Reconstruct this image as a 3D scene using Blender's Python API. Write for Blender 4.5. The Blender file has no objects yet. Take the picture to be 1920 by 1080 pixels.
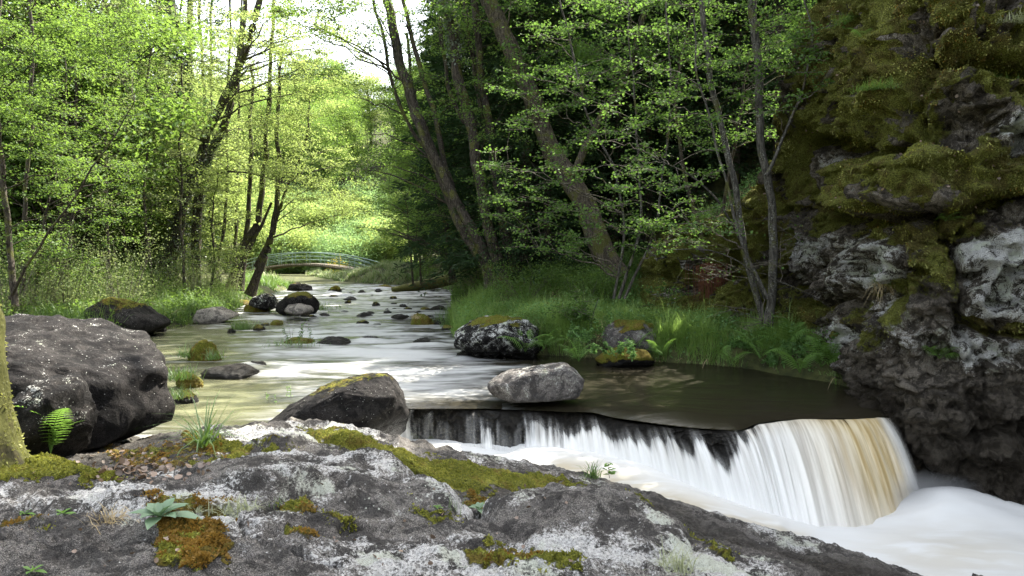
import bpy, bmesh, math, random
import numpy as np
from mathutils import Vector
RND = np.random.default_rng(7)
random.seed(7)
S = bpy.context.scene
C = S.collection
# ------------------------------------------------------------------ camera, sky, sun
H = 2.0; FPX = 1333.333; PITCH = math.atan(60/FPX)
cam = bpy.data.cameras.new('camera'); cam.lens = 25.0; cam.sensor_width = 36.0
cam.clip_start = .05; cam.clip_end = 3000
camo = bpy.data.objects.new('camera', cam); C.objects.link(camo)
camo.location = (0, 0, H); camo.rotation_euler = (math.pi/2-PITCH, 0, 0)
S.camera = camo
SUN_EL = math.radians(52); SUN_AZ = math.radians(40)      # azimuth clockwise from +Y (ahead and to the right)
w = bpy.data.worlds.new('World'); S.world = w; w.use_nodes = True
wn = w.node_tree.nodes; wl = w.node_tree.links
bg = wn['Background']; sky = wn.new('ShaderNodeTexSky'); sky.sky_type = 'NISHITA'
sky.sun_disc = False; sky.sun_elevation = SUN_EL; sky.sun_rotation = SUN_AZ
sky.air_density = 1.2; sky.dust_density = 3.5; sky.ozone_density = 1.0
hs = wn.new('ShaderNodeHueSaturation'); hs.inputs['Saturation'].default_value = .4; wl.new(sky.outputs[0], hs.inputs['Color']); wl.new(hs.outputs[0], bg.inputs[0]); bg.inputs[1].default_value = 0.15
sl = bpy.data.lights.new('sun', 'SUN'); sl.energy = 5.0; sl.angle = math.radians(.5); sl.color = (1, .95, .84)
so = bpy.data.objects.new('sun', sl); C.objects.link(so)
sd = Vector((math.sin(SUN_AZ)*math.cos(SUN_EL), math.cos(SUN_AZ)*math.cos(SUN_EL), math.sin(SUN_EL)))
so.rotation_euler = sd.to_track_quat('Z', 'Y').to_euler(); so.location = (8, 10, 30)
S.view_settings.view_transform = 'Standard'; S.view_settings.look = 'None'
S.view_settings.exposure = 2.28; S.view_settings.gamma = 1.0
S.render.resolution_x = 1024; S.render.resolution_y = 576
S.render.engine = 'CYCLES'
S.cycles.max_bounces = 7; S.cycles.diffuse_bounces = 4; S.cycles.glossy_bounces = 3
S.cycles.transmission_bounces = 4; S.cycles.transparent_max_bounces = 12; S.cycles.sample_clamp_indirect = 6

# ------------------------------------------------------------------ projection helpers
_c, _s = math.cos(PITCH), math.sin(PITCH)
def ray(px, py):
    a = (np.asarray(px, float)-960)/FPX; b = (540-np.asarray(py, float))/FPX
    return a, _c+b*_s, -_s+b*_c
def P(px, py, Y):
    a, dy, dz = ray(px, py); t = Y/dy
    return np.stack(np.broadcast_arrays(a*t, Y+0*t, H+dz*t), -1).astype(float)
def G(px, py, z=0.):
    a, dy, dz = ray(px, py); t = (z-H)/dz
    return np.stack(np.broadcast_arrays(a*t, dy*t, z+0*t), -1).astype(float)
def proj(p):
    x = p[..., 0]; y = p[..., 1]; z = p[..., 2]-H
    d = np.maximum(y*_c-z*_s, .05); u = y*_s+z*_c
    return 960+FPX*x/d, 540-FPX*u/d

# ------------------------------------------------------------------ noise
_r = np.random.default_rng(11)
_perm = np.concatenate([_r.permutation(256)]*3)
_g = _r.normal(size=(256, 3)); _g /= np.linalg.norm(_g, axis=1)[:, None]
def pn(p, seed=0):
    p = np.asarray(p, float)+seed*17.31
    i = np.floor(p).astype(int); f = p-i; i &= 255
    u = f*f*f*(f*(f*6-15)+10)
    out = 0
    for dx in (0, 1):
        wx = u[..., 0] if dx else 1-u[..., 0]
        for dy in (0, 1):
            wy = u[..., 1] if dy else 1-u[..., 1]
            for dz in (0, 1):
                wz = u[..., 2] if dz else 1-u[..., 2]
                h = _perm[_perm[_perm[i[..., 0]+dx]+i[..., 1]+dy]+i[..., 2]+dz]
                g = _g[h]
                d = g[..., 0]*(f[..., 0]-dx)+g[..., 1]*(f[..., 1]-dy)+g[..., 2]*(f[..., 2]-dz)
                out = out+wx*wy*wz*d
    return out*1.6
def fbm(p, octv=4, gain=.5, seed=0):
    p = np.asarray(p, float); a = 1; s = 0
    for k in range(octv):
        s = s+a*pn(p, seed+k); p = p*2.03; a *= gain
    return s
def worley(p, seed=0):
    p = np.asarray(p, float)+seed*3.7; i = np.floor(p).astype(int)
    f1 = np.full(p.shape[:-1], 9.); f2 = f1.copy(); cid = np.zeros(p.shape[:-1])
    for dx in (-1, 0, 1):
        for dy in (-1, 0, 1):
            for dz in (-1, 0, 1):
                j = i+np.array([dx, dy, dz]); k = j & 255
                h = _perm[_perm[_perm[k[..., 0]]+k[..., 1]]+k[..., 2]]
                c = j+np.stack([h/256., _perm[h]/256., _perm[h+7]/256.], -1)
                d = np.linalg.norm(c-p, axis=-1)
                m = d < f1
                f2 = np.where(m, f1, np.minimum(f2, d)); f1 = np.where(m, d, f1); cid = np.where(m, h/256., cid)
    return f1, f2, cid
def sst(a, b, x):
    t = np.clip((np.asarray(x, float)-a)/(b-a), 0, 1); return t*t*(3-2*t)
def pline(px, py, pts):
    """distance in pixels from (px,py) to a polyline"""
    d = np.full(np.shape(px), 1e9)
    for (x0, y0), (x1, y1) in zip(pts[:-1], pts[1:]):
        vx, vy = x1-x0, y1-y0
        t = np.clip(((px-x0)*vx+(py-y0)*vy)/(vx*vx+vy*vy+1e-9), 0, 1)
        d = np.minimum(d, np.hypot(px-x0-t*vx, py-y0-t*vy))
    return d
def psd(px, py, poly):
    """signed distance to polygon (positive inside)"""
    d = pline(px, py, list(poly)+[poly[0]]); ins = np.zeros(np.shape(px), bool)
    n = len(poly)
    for i in range(n):
        x0, y0 = poly[i]; x1, y1 = poly[(i+1) % n]
        if y0 == y1: continue
        c = ((y0 > py) != (y1 > py)) & (px < (x1-x0)*(py-y0)/(y1-y0)+x0)
        ins ^= c
    return np.where(ins, d, -d)

# ------------------------------------------------------------------ mesh helpers
def mk(name, V, F, mat, parent=None, smooth=True, attrs=None, uv=None):
    V = np.ascontiguousarray(V, dtype=np.float32).reshape(-1, 3); F = np.ascontiguousarray(F, dtype=np.int32)
    me = bpy.data.meshes.new(name); k = F.shape[1]; m = F.shape[0]
    me.vertices.add(len(V)); me.vertices.foreach_set('co', V.ravel())
    me.loops.add(m*k); me.loops.foreach_set('vertex_index', F.ravel())
    me.polygons.add(m); me.polygons.foreach_set('loop_start', np.arange(0, m*k, k, dtype=np.int32))
    me.polygons.foreach_set('use_smooth', np.full(m, smooth))
    me.update(calc_edges=True)
    for a, v in (attrs or {}).items():
        me.attributes.new(a, 'FLOAT', 'POINT').data.foreach_set('value', np.ascontiguousarray(v, dtype=np.float32).ravel())
    if uv is not None:
        l = me.uv_layers.new(name='UVMap'); l.data.foreach_set('uv', np.ascontiguousarray(uv[F.ravel()], dtype=np.float32).ravel())
    me.materials.append(mat)
    o = bpy.data.objects.new(name, me); C.objects.link(o)
    if parent is not None: o.parent = parent
    return o
def tag(o, label, cat, group=None, kind=None):
    if label: o['label'] = label
    if cat: o['category'] = cat
    if group: o['group'] = group
    if kind: o['kind'] = kind
    return o
def empty(name, loc, label, cat, group=None):
    o = bpy.data.objects.new(name, None); C.objects.link(o); o.location = [float(v) for v in loc]
    o.empty_display_size = .2
    return tag(o, label, cat, group)
def struct(name, V, F, mat, **k):
    o = mk(name, V, F, mat, **k); o['kind'] = 'structure'; return o
def copy_tree(o, parent=None):
    c = o.copy(); C.objects.link(c); c.parent = parent
    for ch in KIDS.get(o.name, []): copy_tree(ch, c)
    return c
KIDS = {}
def gridf(nu, nv):
    i = np.arange((nu-1)*(nv-1)); a = (i//(nv-1))*nv+i % (nv-1)
    return np.stack([a, a+nv, a+nv+1, a+1], 1)
def origin(o, loc):
    """move a mesh object's origin to loc, keeping the mesh in place"""
    loc = np.array(loc, float); me = o.data; n = len(me.vertices); v = np.empty(n*3, np.float32)
    me.vertices.foreach_get('co', v); v = v.reshape(-1, 3)-loc.astype(np.float32)
    me.vertices.foreach_set('co', v.ravel()); me.update(); o.location = loc
    return o
class MB:
    def __init__(s): s.V = []; s.F = []; s.T = []; s.n = 0
    def add(s, V, F, t=None):
        V = np.asarray(V).reshape(-1, 3); s.V.append(V); s.F.append(np.asarray(F)+s.n); s.n += len(V)
        s.T.append(np.zeros(len(V)) if t is None else t)
    def build(s, name, mat, parent=None, smooth=True, off=(0, 0, 0)):
        if not s.V: return None
        return mk(name, np.concatenate(s.V)-np.asarray(off), np.concatenate(s.F), mat, parent, smooth, {'tint': np.concatenate(s.T)})
def frames(D):
    D = D/np.maximum(np.linalg.norm(D, axis=-1, keepdims=True), 1e-9)
    up = np.where(np.abs(D[..., 2:3]) > .95, np.array([1., 0, 0]), np.array([0, 0, 1.]))
    A = np.cross(D, up); A /= np.linalg.norm(A, axis=-1, keepdims=True)
    return A, np.cross(A, D)
def prisms(A, B, ra, rb, sides=3):
    A = np.asarray(A, float).reshape(-1, 3); B = np.asarray(B, float).reshape(-1, 3); n = len(A)
    ra = np.broadcast_to(ra, n)[:, None, None]; rb = np.broadcast_to(rb, n)[:, None, None]
    U, W = frames(B-A); an = np.arange(sides)*2*np.pi/sides
    ring = np.cos(an)[None, :, None]*U[:, None]+np.sin(an)[None, :, None]*W[:, None]
    V = np.concatenate([A[:, None]+ring*ra, B[:, None]+ring*rb], 1).reshape(-1, 3)
    k = np.arange(sides); f = np.stack([k, (k+1) % sides, (k+1) % sides+sides, k+sides], 1)
    F = (f[None]+(np.arange(n)*2*sides)[:, None, None]).reshape(-1, 4)
    return V, F
def catmull(pts, m=8):
    p = np.asarray(pts, float); p = np.vstack([2*p[0]-p[1], p, 2*p[-1]-p[-2]]); out = []
    for i in range(1, len(p)-2):
        t = np.linspace(0, 1, m, endpoint=False)[:, None]
        out.append(.5*((2*p[i])+(-p[i-1]+p[i+1])*t+(2*p[i-1]-5*p[i]+4*p[i+1]-p[i+2])*t*t+(-p[i-1]+3*p[i]-3*p[i+1]+p[i+2])*t**3))
    out.append(p[-2:-1]); return np.vstack(out)
def tube(path, rad, sides=14, rough=.08, seed=0, flare=0.):
    path = np.asarray(path, float); n = len(path); D = np.gradient(path, axis=0); U, W = frames(D)
    an = np.arange(sides)*2*np.pi/sides
    r = np.broadcast_to(rad, n)[:, None]*np.ones(sides)
    q = np.stack([np.cos(an)[None]*1.3+0*r, np.sin(an)[None]*1.3+0*r, np.repeat(path[:, 2:3]*1.2, sides, 1)], -1)
    r = r*(1+rough*fbm(q, 3, seed=seed)*2)
    if flare:
        k = np.exp(-np.arange(n)/max(n*.05, 1.5))[:, None]
        r = r*(1+flare*k*(.7+.5*np.sin(an*4+seed)[None]))
    V = path[:, None]+(np.cos(an)[None, :, None]*U[:, None]+np.sin(an)[None, :, None]*W[:, None])*r[..., None]
    k = np.arange(sides); i = np.arange(n-1)
    F = np.stack(np.broadcast_arrays(i[:, None]*sides+k, i[:, None]*sides+(k+1) % sides, (i[:, None]+1)*sides+(k+1) % sides, (i[:, None]+1)*sides+k), -1).reshape(-1, 4)
    return V.reshape(-1, 3), F
def unit(v): return v/np.maximum(np.linalg.norm(v, axis=-1, keepdims=True), 1e-9)
LEAF4 = (np.array([[0, 0, 0], [.36, .5, .1], [0, 1, -.05], [-.36, .5, .1]]), np.array([[0, 1, 2, 3]]))
LEAF6 = (np.array([[0, 0, 0], [.34, .22, .06], [.4, .68, .08], [0, 1, -.06], [-.4, .68, .08], [-.34, .22, .06]]), np.array([[0, 1, 2, 3], [0, 3, 4, 5]]))
BLADE = (np.array([[-.5, 0, 0], [.5, 0, 0], [.42, .4, .07], [-.42, .4, .07], [.26, .75, .23], [-.26, .75, .23], [0.03, 1, .46], [-.03, 1, .46]]),
         np.array([[0, 1, 2, 3], [3, 2, 4, 5], [5, 4, 6, 7]]))
def leaves(cen, size, up=None, axis=None, tilt=.5, tpl=LEAF4, wide=1., rng=RND):
    n = len(cen); T, F = tpl
    N = rng.normal(size=(n, 3))*tilt+(np.array([0, 0, 1.]) if up is None else up); N = unit(N)
    A = rng.normal(size=(n, 3)) if axis is None else axis+rng.normal(size=(n, 3))*.5
    A = unit(A-N*np.sum(A*N, 1, keepdims=True)); Bv = np.cross(A, N)
    s = np.broadcast_to(size, n)[:, None, None]
    V = cen[:, None]+s*(T[None, :, 0:1]*Bv[:, None]*wide+T[None, :, 1:2]*A[:, None]+T[None, :, 2:3]*N[:, None])
    FF = (F[None]+(np.arange(n)*len(T))[:, None, None]).reshape(-1, F.shape[1])
    return V.reshape(-1, 3), FF, len(T)
def blades(base, length, width, lean, rng=RND):
    """grass blades: rooted at base, arcing over"""
    n = len(base); T, F = BLADE; az = rng.uniform(0, 2*np.pi, n)
    out = np.stack([np.cos(az), np.sin(az), 0*az], 1); le = np.broadcast_to(lean, n)[:, None]*rng.uniform(.3, 1.3, (n, 1))
    A = unit(np.array([0, 0, 1.])+out*le*.6); N = unit(out-np.array([0, 0, 1.])*le*.8); Bv = np.cross(A, N); Bv = unit(Bv)
    L = (np.broadcast_to(length, n)*rng.uniform(.55, 1.2, n))[:, None, None]; Wd = np.broadcast_to(width, n)[:, None, None]
    cur = le[:, :, None]*1.1
    V = base[:, None]+Wd*T[None, :, 0:1]*Bv[:, None]+L*(T[None, :, 1:2]*A[:, None]+T[None, :, 2:3]*cur*N[:, None])
    V[..., 2] -= (L*cur*T[None, :, 2:3]*.35)[..., 0]
    return V.reshape(-1, 3), (F[None]+(np.arange(n)*8)[:, None, None]).reshape(-1, 4)

# ------------------------------------------------------------------ materials
class NT:
    def __init__(s, name):
        s.m = bpy.data.materials.new(name); s.m.use_nodes = True; s.t = s.m.node_tree; s.t.nodes.clear()
        s.out = s.n('ShaderNodeOutputMaterial')
    def n(s, t, **k):
        o = s.t.nodes.new(t)
        for a, v in k.items(): setattr(o, a, v)
        return o
    def inp(s, sock, v):
        if v is None: return
        if isinstance(v, bpy.types.NodeSocket): s.t.links.new(v, sock)
        elif isinstance(v, (tuple, list)) and sock.type == 'RGBA': sock.default_value = (*v[:3], 1)
        else: sock.default_value = v
    def math(s, op, a, b=None, c=None, clamp=False):
        o = s.n('ShaderNodeMath', operation=op, use_clamp=clamp); s.inp(o.inputs[0], a); s.inp(o.inputs[1], b); s.inp(o.inputs[2], c); return o.outputs[0]
    def mix(s, f, a, b, bt='MIX'):
        o = s.n('ShaderNodeMix', data_type='RGBA', blend_type=bt, clamp_factor=True); s.inp(o.inputs[0], f); s.inp(o.inputs[6], a); s.inp(o.inputs[7], b); return o.outputs[2]
    def coord(s, kind='Object', scale=None, loc=None):
        o = s.n('ShaderNodeTexCoord').outputs[kind]
        if scale is not None or loc is not None:
            m = s.n('ShaderNodeMapping'); s.inp(m.inputs[0], o)
            if scale is not None: m.inputs[3].default_value = scale
            if loc is not None: m.inputs[1].default_value = loc
            o = m.outputs[0]
        return o
    def noise(s, vec, scale, detail=4, rough=.55, dist=0.):
        o = s.n('ShaderNodeTexNoise'); s.inp(o.inputs['Vector'], vec); o.inputs['Scale'].default_value = scale
        o.inputs['Detail'].default_value = detail; o.inputs['Roughness'].default_value = rough; o.inputs['Distortion'].default_value = dist
        return o.outputs[0]
    def voro(s, vec, scale, feature='F1'):
        o = s.n('ShaderNodeTexVoronoi', feature=feature); s.inp(o.inputs['Vector'], vec); o.inputs['Scale'].default_value = scale
        return o.outputs[0]
    def ramp(s, f, lo, hi):
        o = s.n('ShaderNodeMapRange', interpolation_type='SMOOTHSTEP'); s.inp(o.inputs[0], f); s.inp(o.inputs[1], lo); s.inp(o.inputs[2], hi); return o.outputs[0]
    def attr(s, name):
        return s.n('ShaderNodeAttribute', attribute_name=name).outputs['Fac']
    def bump(s, h, dist, strength=1., normal=None):
        o = s.n('ShaderNodeBump'); s.inp(o.inputs['Height'], h); o.inputs['Distance'].default_value = dist; o.inputs['Strength'].default_value = strength
        s.inp(o.inputs['Normal'], normal); return o.outputs[0]
    def princ(s, col, rough=.8, normal=None, spec=.3, **k):
        o = s.n('ShaderNodeBsdfPrincipled'); s.inp(o.inputs['Base Color'], col); s.inp(o.inputs['Roughness'], rough); s.inp(o.inputs['Normal'], normal)
        s.inp(o.inputs['Specular IOR Level'], spec)
        for a, v in k.items(): s.inp(o.inputs[a.replace('_', ' ')], v)
        return o.outputs[0]
    def done(s, sh): s.t.links.new(sh, s.out.inputs[0]); return s.m

def leaf_mat(name, c0, c1, trans=.5, tcol=None, gloss=.02):
    t = NT(name); a = t.attr('tint'); rn = t.n('ShaderNodeObjectInfo').outputs['Random']
    f = t.math('ADD', t.math('MULTIPLY', a, .8), t.math('MULTIPLY', rn, .25), clamp=True)
    col = t.mix(f, c0, c1)
    tc = t.mix(.5, col, tcol or (c1[0]*1.5, c1[1]*1.35, c1[2]*.7))
    d = t.n('ShaderNodeBsdfDiffuse'); t.inp(d.inputs[0], col)
    tr = t.n('ShaderNodeBsdfTranslucent'); t.inp(tr.inputs[0], tc)
    m = t.n('ShaderNodeMixShader'); m.inputs[0].default_value = trans; t.t.links.new(d.outputs[0], m.inputs[1]); t.t.links.new(tr.outputs[0], m.inputs[2])
    g = t.n('ShaderNodeBsdfGlossy'); g.inputs[0].default_value = (1, 1, 1, 1); g.inputs[1].default_value = .6
    m2 = t.n('ShaderNodeMixShader'); m2.inputs[0].default_value = gloss; t.t.links.new(m.outputs[0], m2.inputs[1]); t.t.links.new(g.outputs[0], m2.inputs[2])
    return t.done(m2.outputs[0])
M = {}
M['leaf_bright'] = leaf_mat('leaf_bright', (.11, .17, .035), (.24, .31, .09), .55, (.46, .56, .15))
M['bush_pale'] = leaf_mat('bush_pale', (.1, .19, .06), (.22, .34, .13), .5, (.3, .45, .15))
M['leaf_mid'] = leaf_mat('leaf_mid', (.05, .11, .02), (.12, .2, .04), .5, (.24, .36, .05))
M['leaf_cool'] = leaf_mat('leaf_cool', (.04, .095, .018), (.11, .2, .04), .45, (.17, .29, .045))
M['leaf_olive'] = leaf_mat('leaf_olive', (.07, .1, .03), (.19, .24, .09), .45, (.3, .36, .12))
M['leaf_dark'] = leaf_mat('leaf_dark', (.015, .035, .012), (.035, .07, .022), .25, (.04, .09, .02))
M['leaf_ivy'] = leaf_mat('leaf_ivy', (.02, .04, .012), (.05, .08, .025), .2, (.05, .1, .02), .1)
M['fern'] = leaf_mat('fern_leaf', (.07, .17, .025), (.17, .31, .055), .45, (.26, .43, .07), .03)
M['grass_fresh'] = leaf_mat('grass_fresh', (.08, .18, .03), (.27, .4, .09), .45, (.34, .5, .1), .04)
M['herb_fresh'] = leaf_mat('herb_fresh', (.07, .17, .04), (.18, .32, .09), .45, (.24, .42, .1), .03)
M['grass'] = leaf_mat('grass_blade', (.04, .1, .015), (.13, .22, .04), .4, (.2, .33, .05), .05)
M['grass_pale'] = leaf_mat('grass_pale', (.18, .2, .08), (.4, .42, .25), .35, (.4, .45, .2), .05)
M['grass_dry'] = leaf_mat('grass_dry', (.3, .22, .1), (.5, .4, .22), .3, (.5, .4, .2), .04)
M['flower'] = leaf_mat('flower_yellow', (.7, .5, .02), (.85, .65, .05), .3, (.8, .6, .05), .02)
M['litter'] = leaf_mat('dead_leaf', (.06, .034, .018), (.2, .12, .065), .1, (.3, .2, .1), .08)
M['rosette'] = leaf_mat('rosette_leaf', (.1, .17, .09), (.17, .26, .14), .25, (.2, .32, .12), .05)
M['moss_fuzz'] = leaf_mat('moss_fuzz', (.08, .09, .01), (.34, .34, .05), .3, (.4, .4, .06), .02)
M['moss_rust'] = leaf_mat('moss_rust', (.1, .06, .01), (.33, .19, .03), .3, (.35, .2, .04), .02)
M['moss_olive'] = leaf_mat('moss_olive', (.06, .06, .015), (.47, .48, .13), .3, (.46, .47, .13), .02)

def rock_mat(name, dark, light, lichen=(.6, .6, .57), lich_lo=.6, lich_hi=.66, moss_a=(.05, .06, .008), moss_b=(.2, .2, .025), moss_c=(.2, .135, .03), scale=1., bump=.012, wetrough=.25):
    t = NT(name); co = t.coord('Object')
    n1 = t.noise(co, 2.2*scale, 6, .6); n2 = t.noise(co, 14*scale, 6, .7); n3 = t.noise(co, 70*scale, 4, .75); n4 = t.noise(co, 6*scale, 8, .72, .6)
    base = t.mix(t.ramp(n1, .35, .68), dark, light)
    base = t.mix(t.ramp(n2, .3, .75), base, t.mix(.5, base, (light[0]*1.5, light[1]*1.4, light[2]*1.45)))
    base = t.mix(t.math('MULTIPLY', t.ramp(n3, .42, .6), .75), t.mix(.55, base, (dark[0]*.35, dark[1]*.35, dark[2]*.35)), base)
    n5 = t.noise(co, 210*scale, 2, .6)
    base = t.mix(t.math('MULTIPLY', t.ramp(n5, .5, .62), .55), base, (light[0]*1.9, light[1]*1.85, light[2]*1.8))
    base = t.mix(t.math('MULTIPLY', t.ramp(n5, .45, .36), .7), base, (dark[0]*.2, dark[1]*.2, dark[2]*.2))
    base = t.mix(t.math('MULTIPLY', t.ramp(n4, .53, .44), .75), base, (dark[0]*.4, dark[1]*.4, dark[2]*.42))
    # lichen: crusty patches and specks
    la = t.attr('lich')
    pat = t.math('ADD', t.math('MULTIPLY', n4, .62), t.math('MULTIPLY', n3, .38))
    lf = t.ramp(t.math('ADD', pat, t.math('MULTIPLY', la, .22)), lich_lo, lich_hi)
    spk = t.ramp(t.math('SUBTRACT', t.voro(co, 26*scale), t.math('MULTIPLY', la, .13)), .13, .08)
    lf = t.math('MAXIMUM', lf, t.math('MULTIPLY', spk, t.ramp(n1, .45, .6)))
    lf = t.math('MULTIPLY', lf, t.math('SUBTRACT', 1.0, t.math('MULTIPLY', t.ramp(n5, .52, .42), .35)))
    lc = t.mix(t.ramp(n3, .35, .62), (lichen[0]*.45, lichen[1]*.45, lichen[2]*.45), lichen)
    lc = t.mix(t.ramp(t.noise(co, 3.3*scale, 2), .52, .6), lc, (lichen[0]*.8, lichen[1]*.84, lichen[2]*.74))
    col = t.mix(lf, base, lc)
    # wet / dark stain
    wet = t.attr('wet')
    wm = t.math('MULTIPLY', wet, t.ramp(t.math('ADD', n4, t.math('MULTIPLY', wet, .5)), .5, .75))
    col = t.mix(t.math('MULTIPLY', wm, .85), col, (dark[0]*.45, dark[1]*.42, dark[2]*.38))
    # moss
    ma = t.attr('moss')
    mf = t.ramp(t.math('ADD', t.math('ADD', t.math('MULTIPLY', n4, .7), t.math('MULTIPLY', n2, .3)), t.math('MULTIPLY', t.math('SUBTRACT', ma, .5), 1.0)), .45, .55)
    mn = t.noise(co, 55*scale, 4, .7); mn2 = t.noise(co, 4.5*scale, 4, .65)
    mcol = t.mix(t.ramp(mn, .3, .7), moss_a, moss_b)
    mcol = t.mix(t.math('MULTIPLY', t.ramp(t.math('ADD', mn2, t.math('MULTIPLY', t.attr('rust'), .3)), .5, .68), .8), mcol, t.mix(t.ramp(mn, .3, .7), (moss_c[0]*.3, moss_c[1]*.3, moss_c[2]*.3), moss_c))
    col = t.mix(mf, col, mcol)
    h = t.math('ADD', t.math('MULTIPLY', n2, .8), t.math('ADD', t.math('MULTIPLY', n3, .35), t.math('ADD', t.math('MULTIPLY', n4, 1.2), t.math('MULTIPLY', mf, t.math('ADD', .4, t.math('MULTIPLY', mn, 1.3))))))
    rough = t.math('SUBTRACT', .88, t.math('MULTIPLY', wm, .88-wetrough))
    return t.done(t.princ(col, rough, t.bump(t.math('ADD', h, t.math('MULTIPLY', n5, .12)), bump/scale*2.6, 1.0), .14))
M['rock_front'] = rock_mat('rock_front', (.062, .057, .05), (.2, .188, .168), (.62, .605, .57), .605, .70)
M['rock_dark'] = rock_mat('rock_dark', (.009, .0085, .008), (.034, .031, .029), (.62, .62, .58), .615, .655)
M['rock_mid'] = rock_mat('rock_mid', (.07, .066, .062), (.2, .185, .17), (.6, .6, .56), .62, .68)
M['rock_pale'] = rock_mat('rock_pale', (.15, .135, .12), (.34, .31, .27), (.5, .48, .42), .6, .7)
M['rock_river'] = rock_mat('rock_river', (.018, .017, .014), (.06, .054, .046), (.4, .4, .36), .68, .72, scale=1.5)
M['cliff'] = rock_mat('cliff_rock', (.045, .038, .028), (.32, .285, .23), (.8, .8, .76), .61, .64, (.05, .052, .01), (.33, .35, .075), (.19, .15, .045), scale=1.1, bump=.05)

def bark_mat(name, a, b, moss=.35, lichen=.3):
    t = NT(name); co = t.coord('Object', (1, 1, .22)); c2 = t.coord('Object')
    n = t.noise(co, 26, 6, .7); n2 = t.noise(c2, 3.2, 4, .6); n3 = t.noise(c2, 40, 3, .6)
    col = t.mix(t.ramp(n, .35, .68), a, b)
    col = t.mix(t.math('MULTIPLY', t.ramp(n3, .62-.1*lichen, .68), t.ramp(n2, .4, .6)), col, (.33, .34, .31))
    col = t.mix(t.math('MULTIPLY', t.ramp(n2, .62-moss*.3, .74-moss*.3), .8), col, t.mix(n3, (.03, .035, .008), (.13, .13, .03)))
    return t.done(t.princ(col, .9, t.bump(t.math('ADD', n, t.math('MULTIPLY', n3, .3)), .03, .9), .2))
M['bark'] = bark_mat('bark', (.016, .013, .01), (.085, .07, .056), .4)
M['bark_moss'] = bark_mat('bark_moss', (.022, .018, .014), (.11, .09, .068), .42)
M['bark_grey'] = bark_mat('bark_grey', (.025, .023, .02), (.13, .12, .105), .25, .8)
M['twig'] = bark_mat('twig', (.06, .05, .04), (.22, .19, .155), .1)
M['bark_full_moss'] = bark_mat('bark_full_moss', (.03, .028, .014), (.08, .07, .03), .8, .1)
def plain(name, a, b, sc=8, rough=.85, bump=.01, spec=.3, **k):
    t = NT(name); co = t.coord('Object'); n = t.noise(co, sc, 6, .65); n2 = t.noise(co, sc*5, 3, .6)
    col = t.mix(t.ramp(t.math('ADD', t.math('MULTIPLY', n, .7), t.math('MULTIPLY', n2, .3)), .35, .65), a, b)
    return t.done(t.princ(col, rough, t.bump(n2, bump), spec, **k))
M['ground'] = plain('ground_soil', (.025, .03, .012), (.085, .09, .03), 1.6, .95, .04)
M['wood'] = plain('bridge_wood', (.07, .06, .045), (.17, .145, .11), 3)
M['steel'] = plain('bridge_steel', (.15, .22, .19), (.26, .35, .31), 2, .5, .002, .5, Metallic=.3)
M['stone'] = plain('abutment_stone', (.1, .095, .08), (.28, .26, .22), 4)

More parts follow.
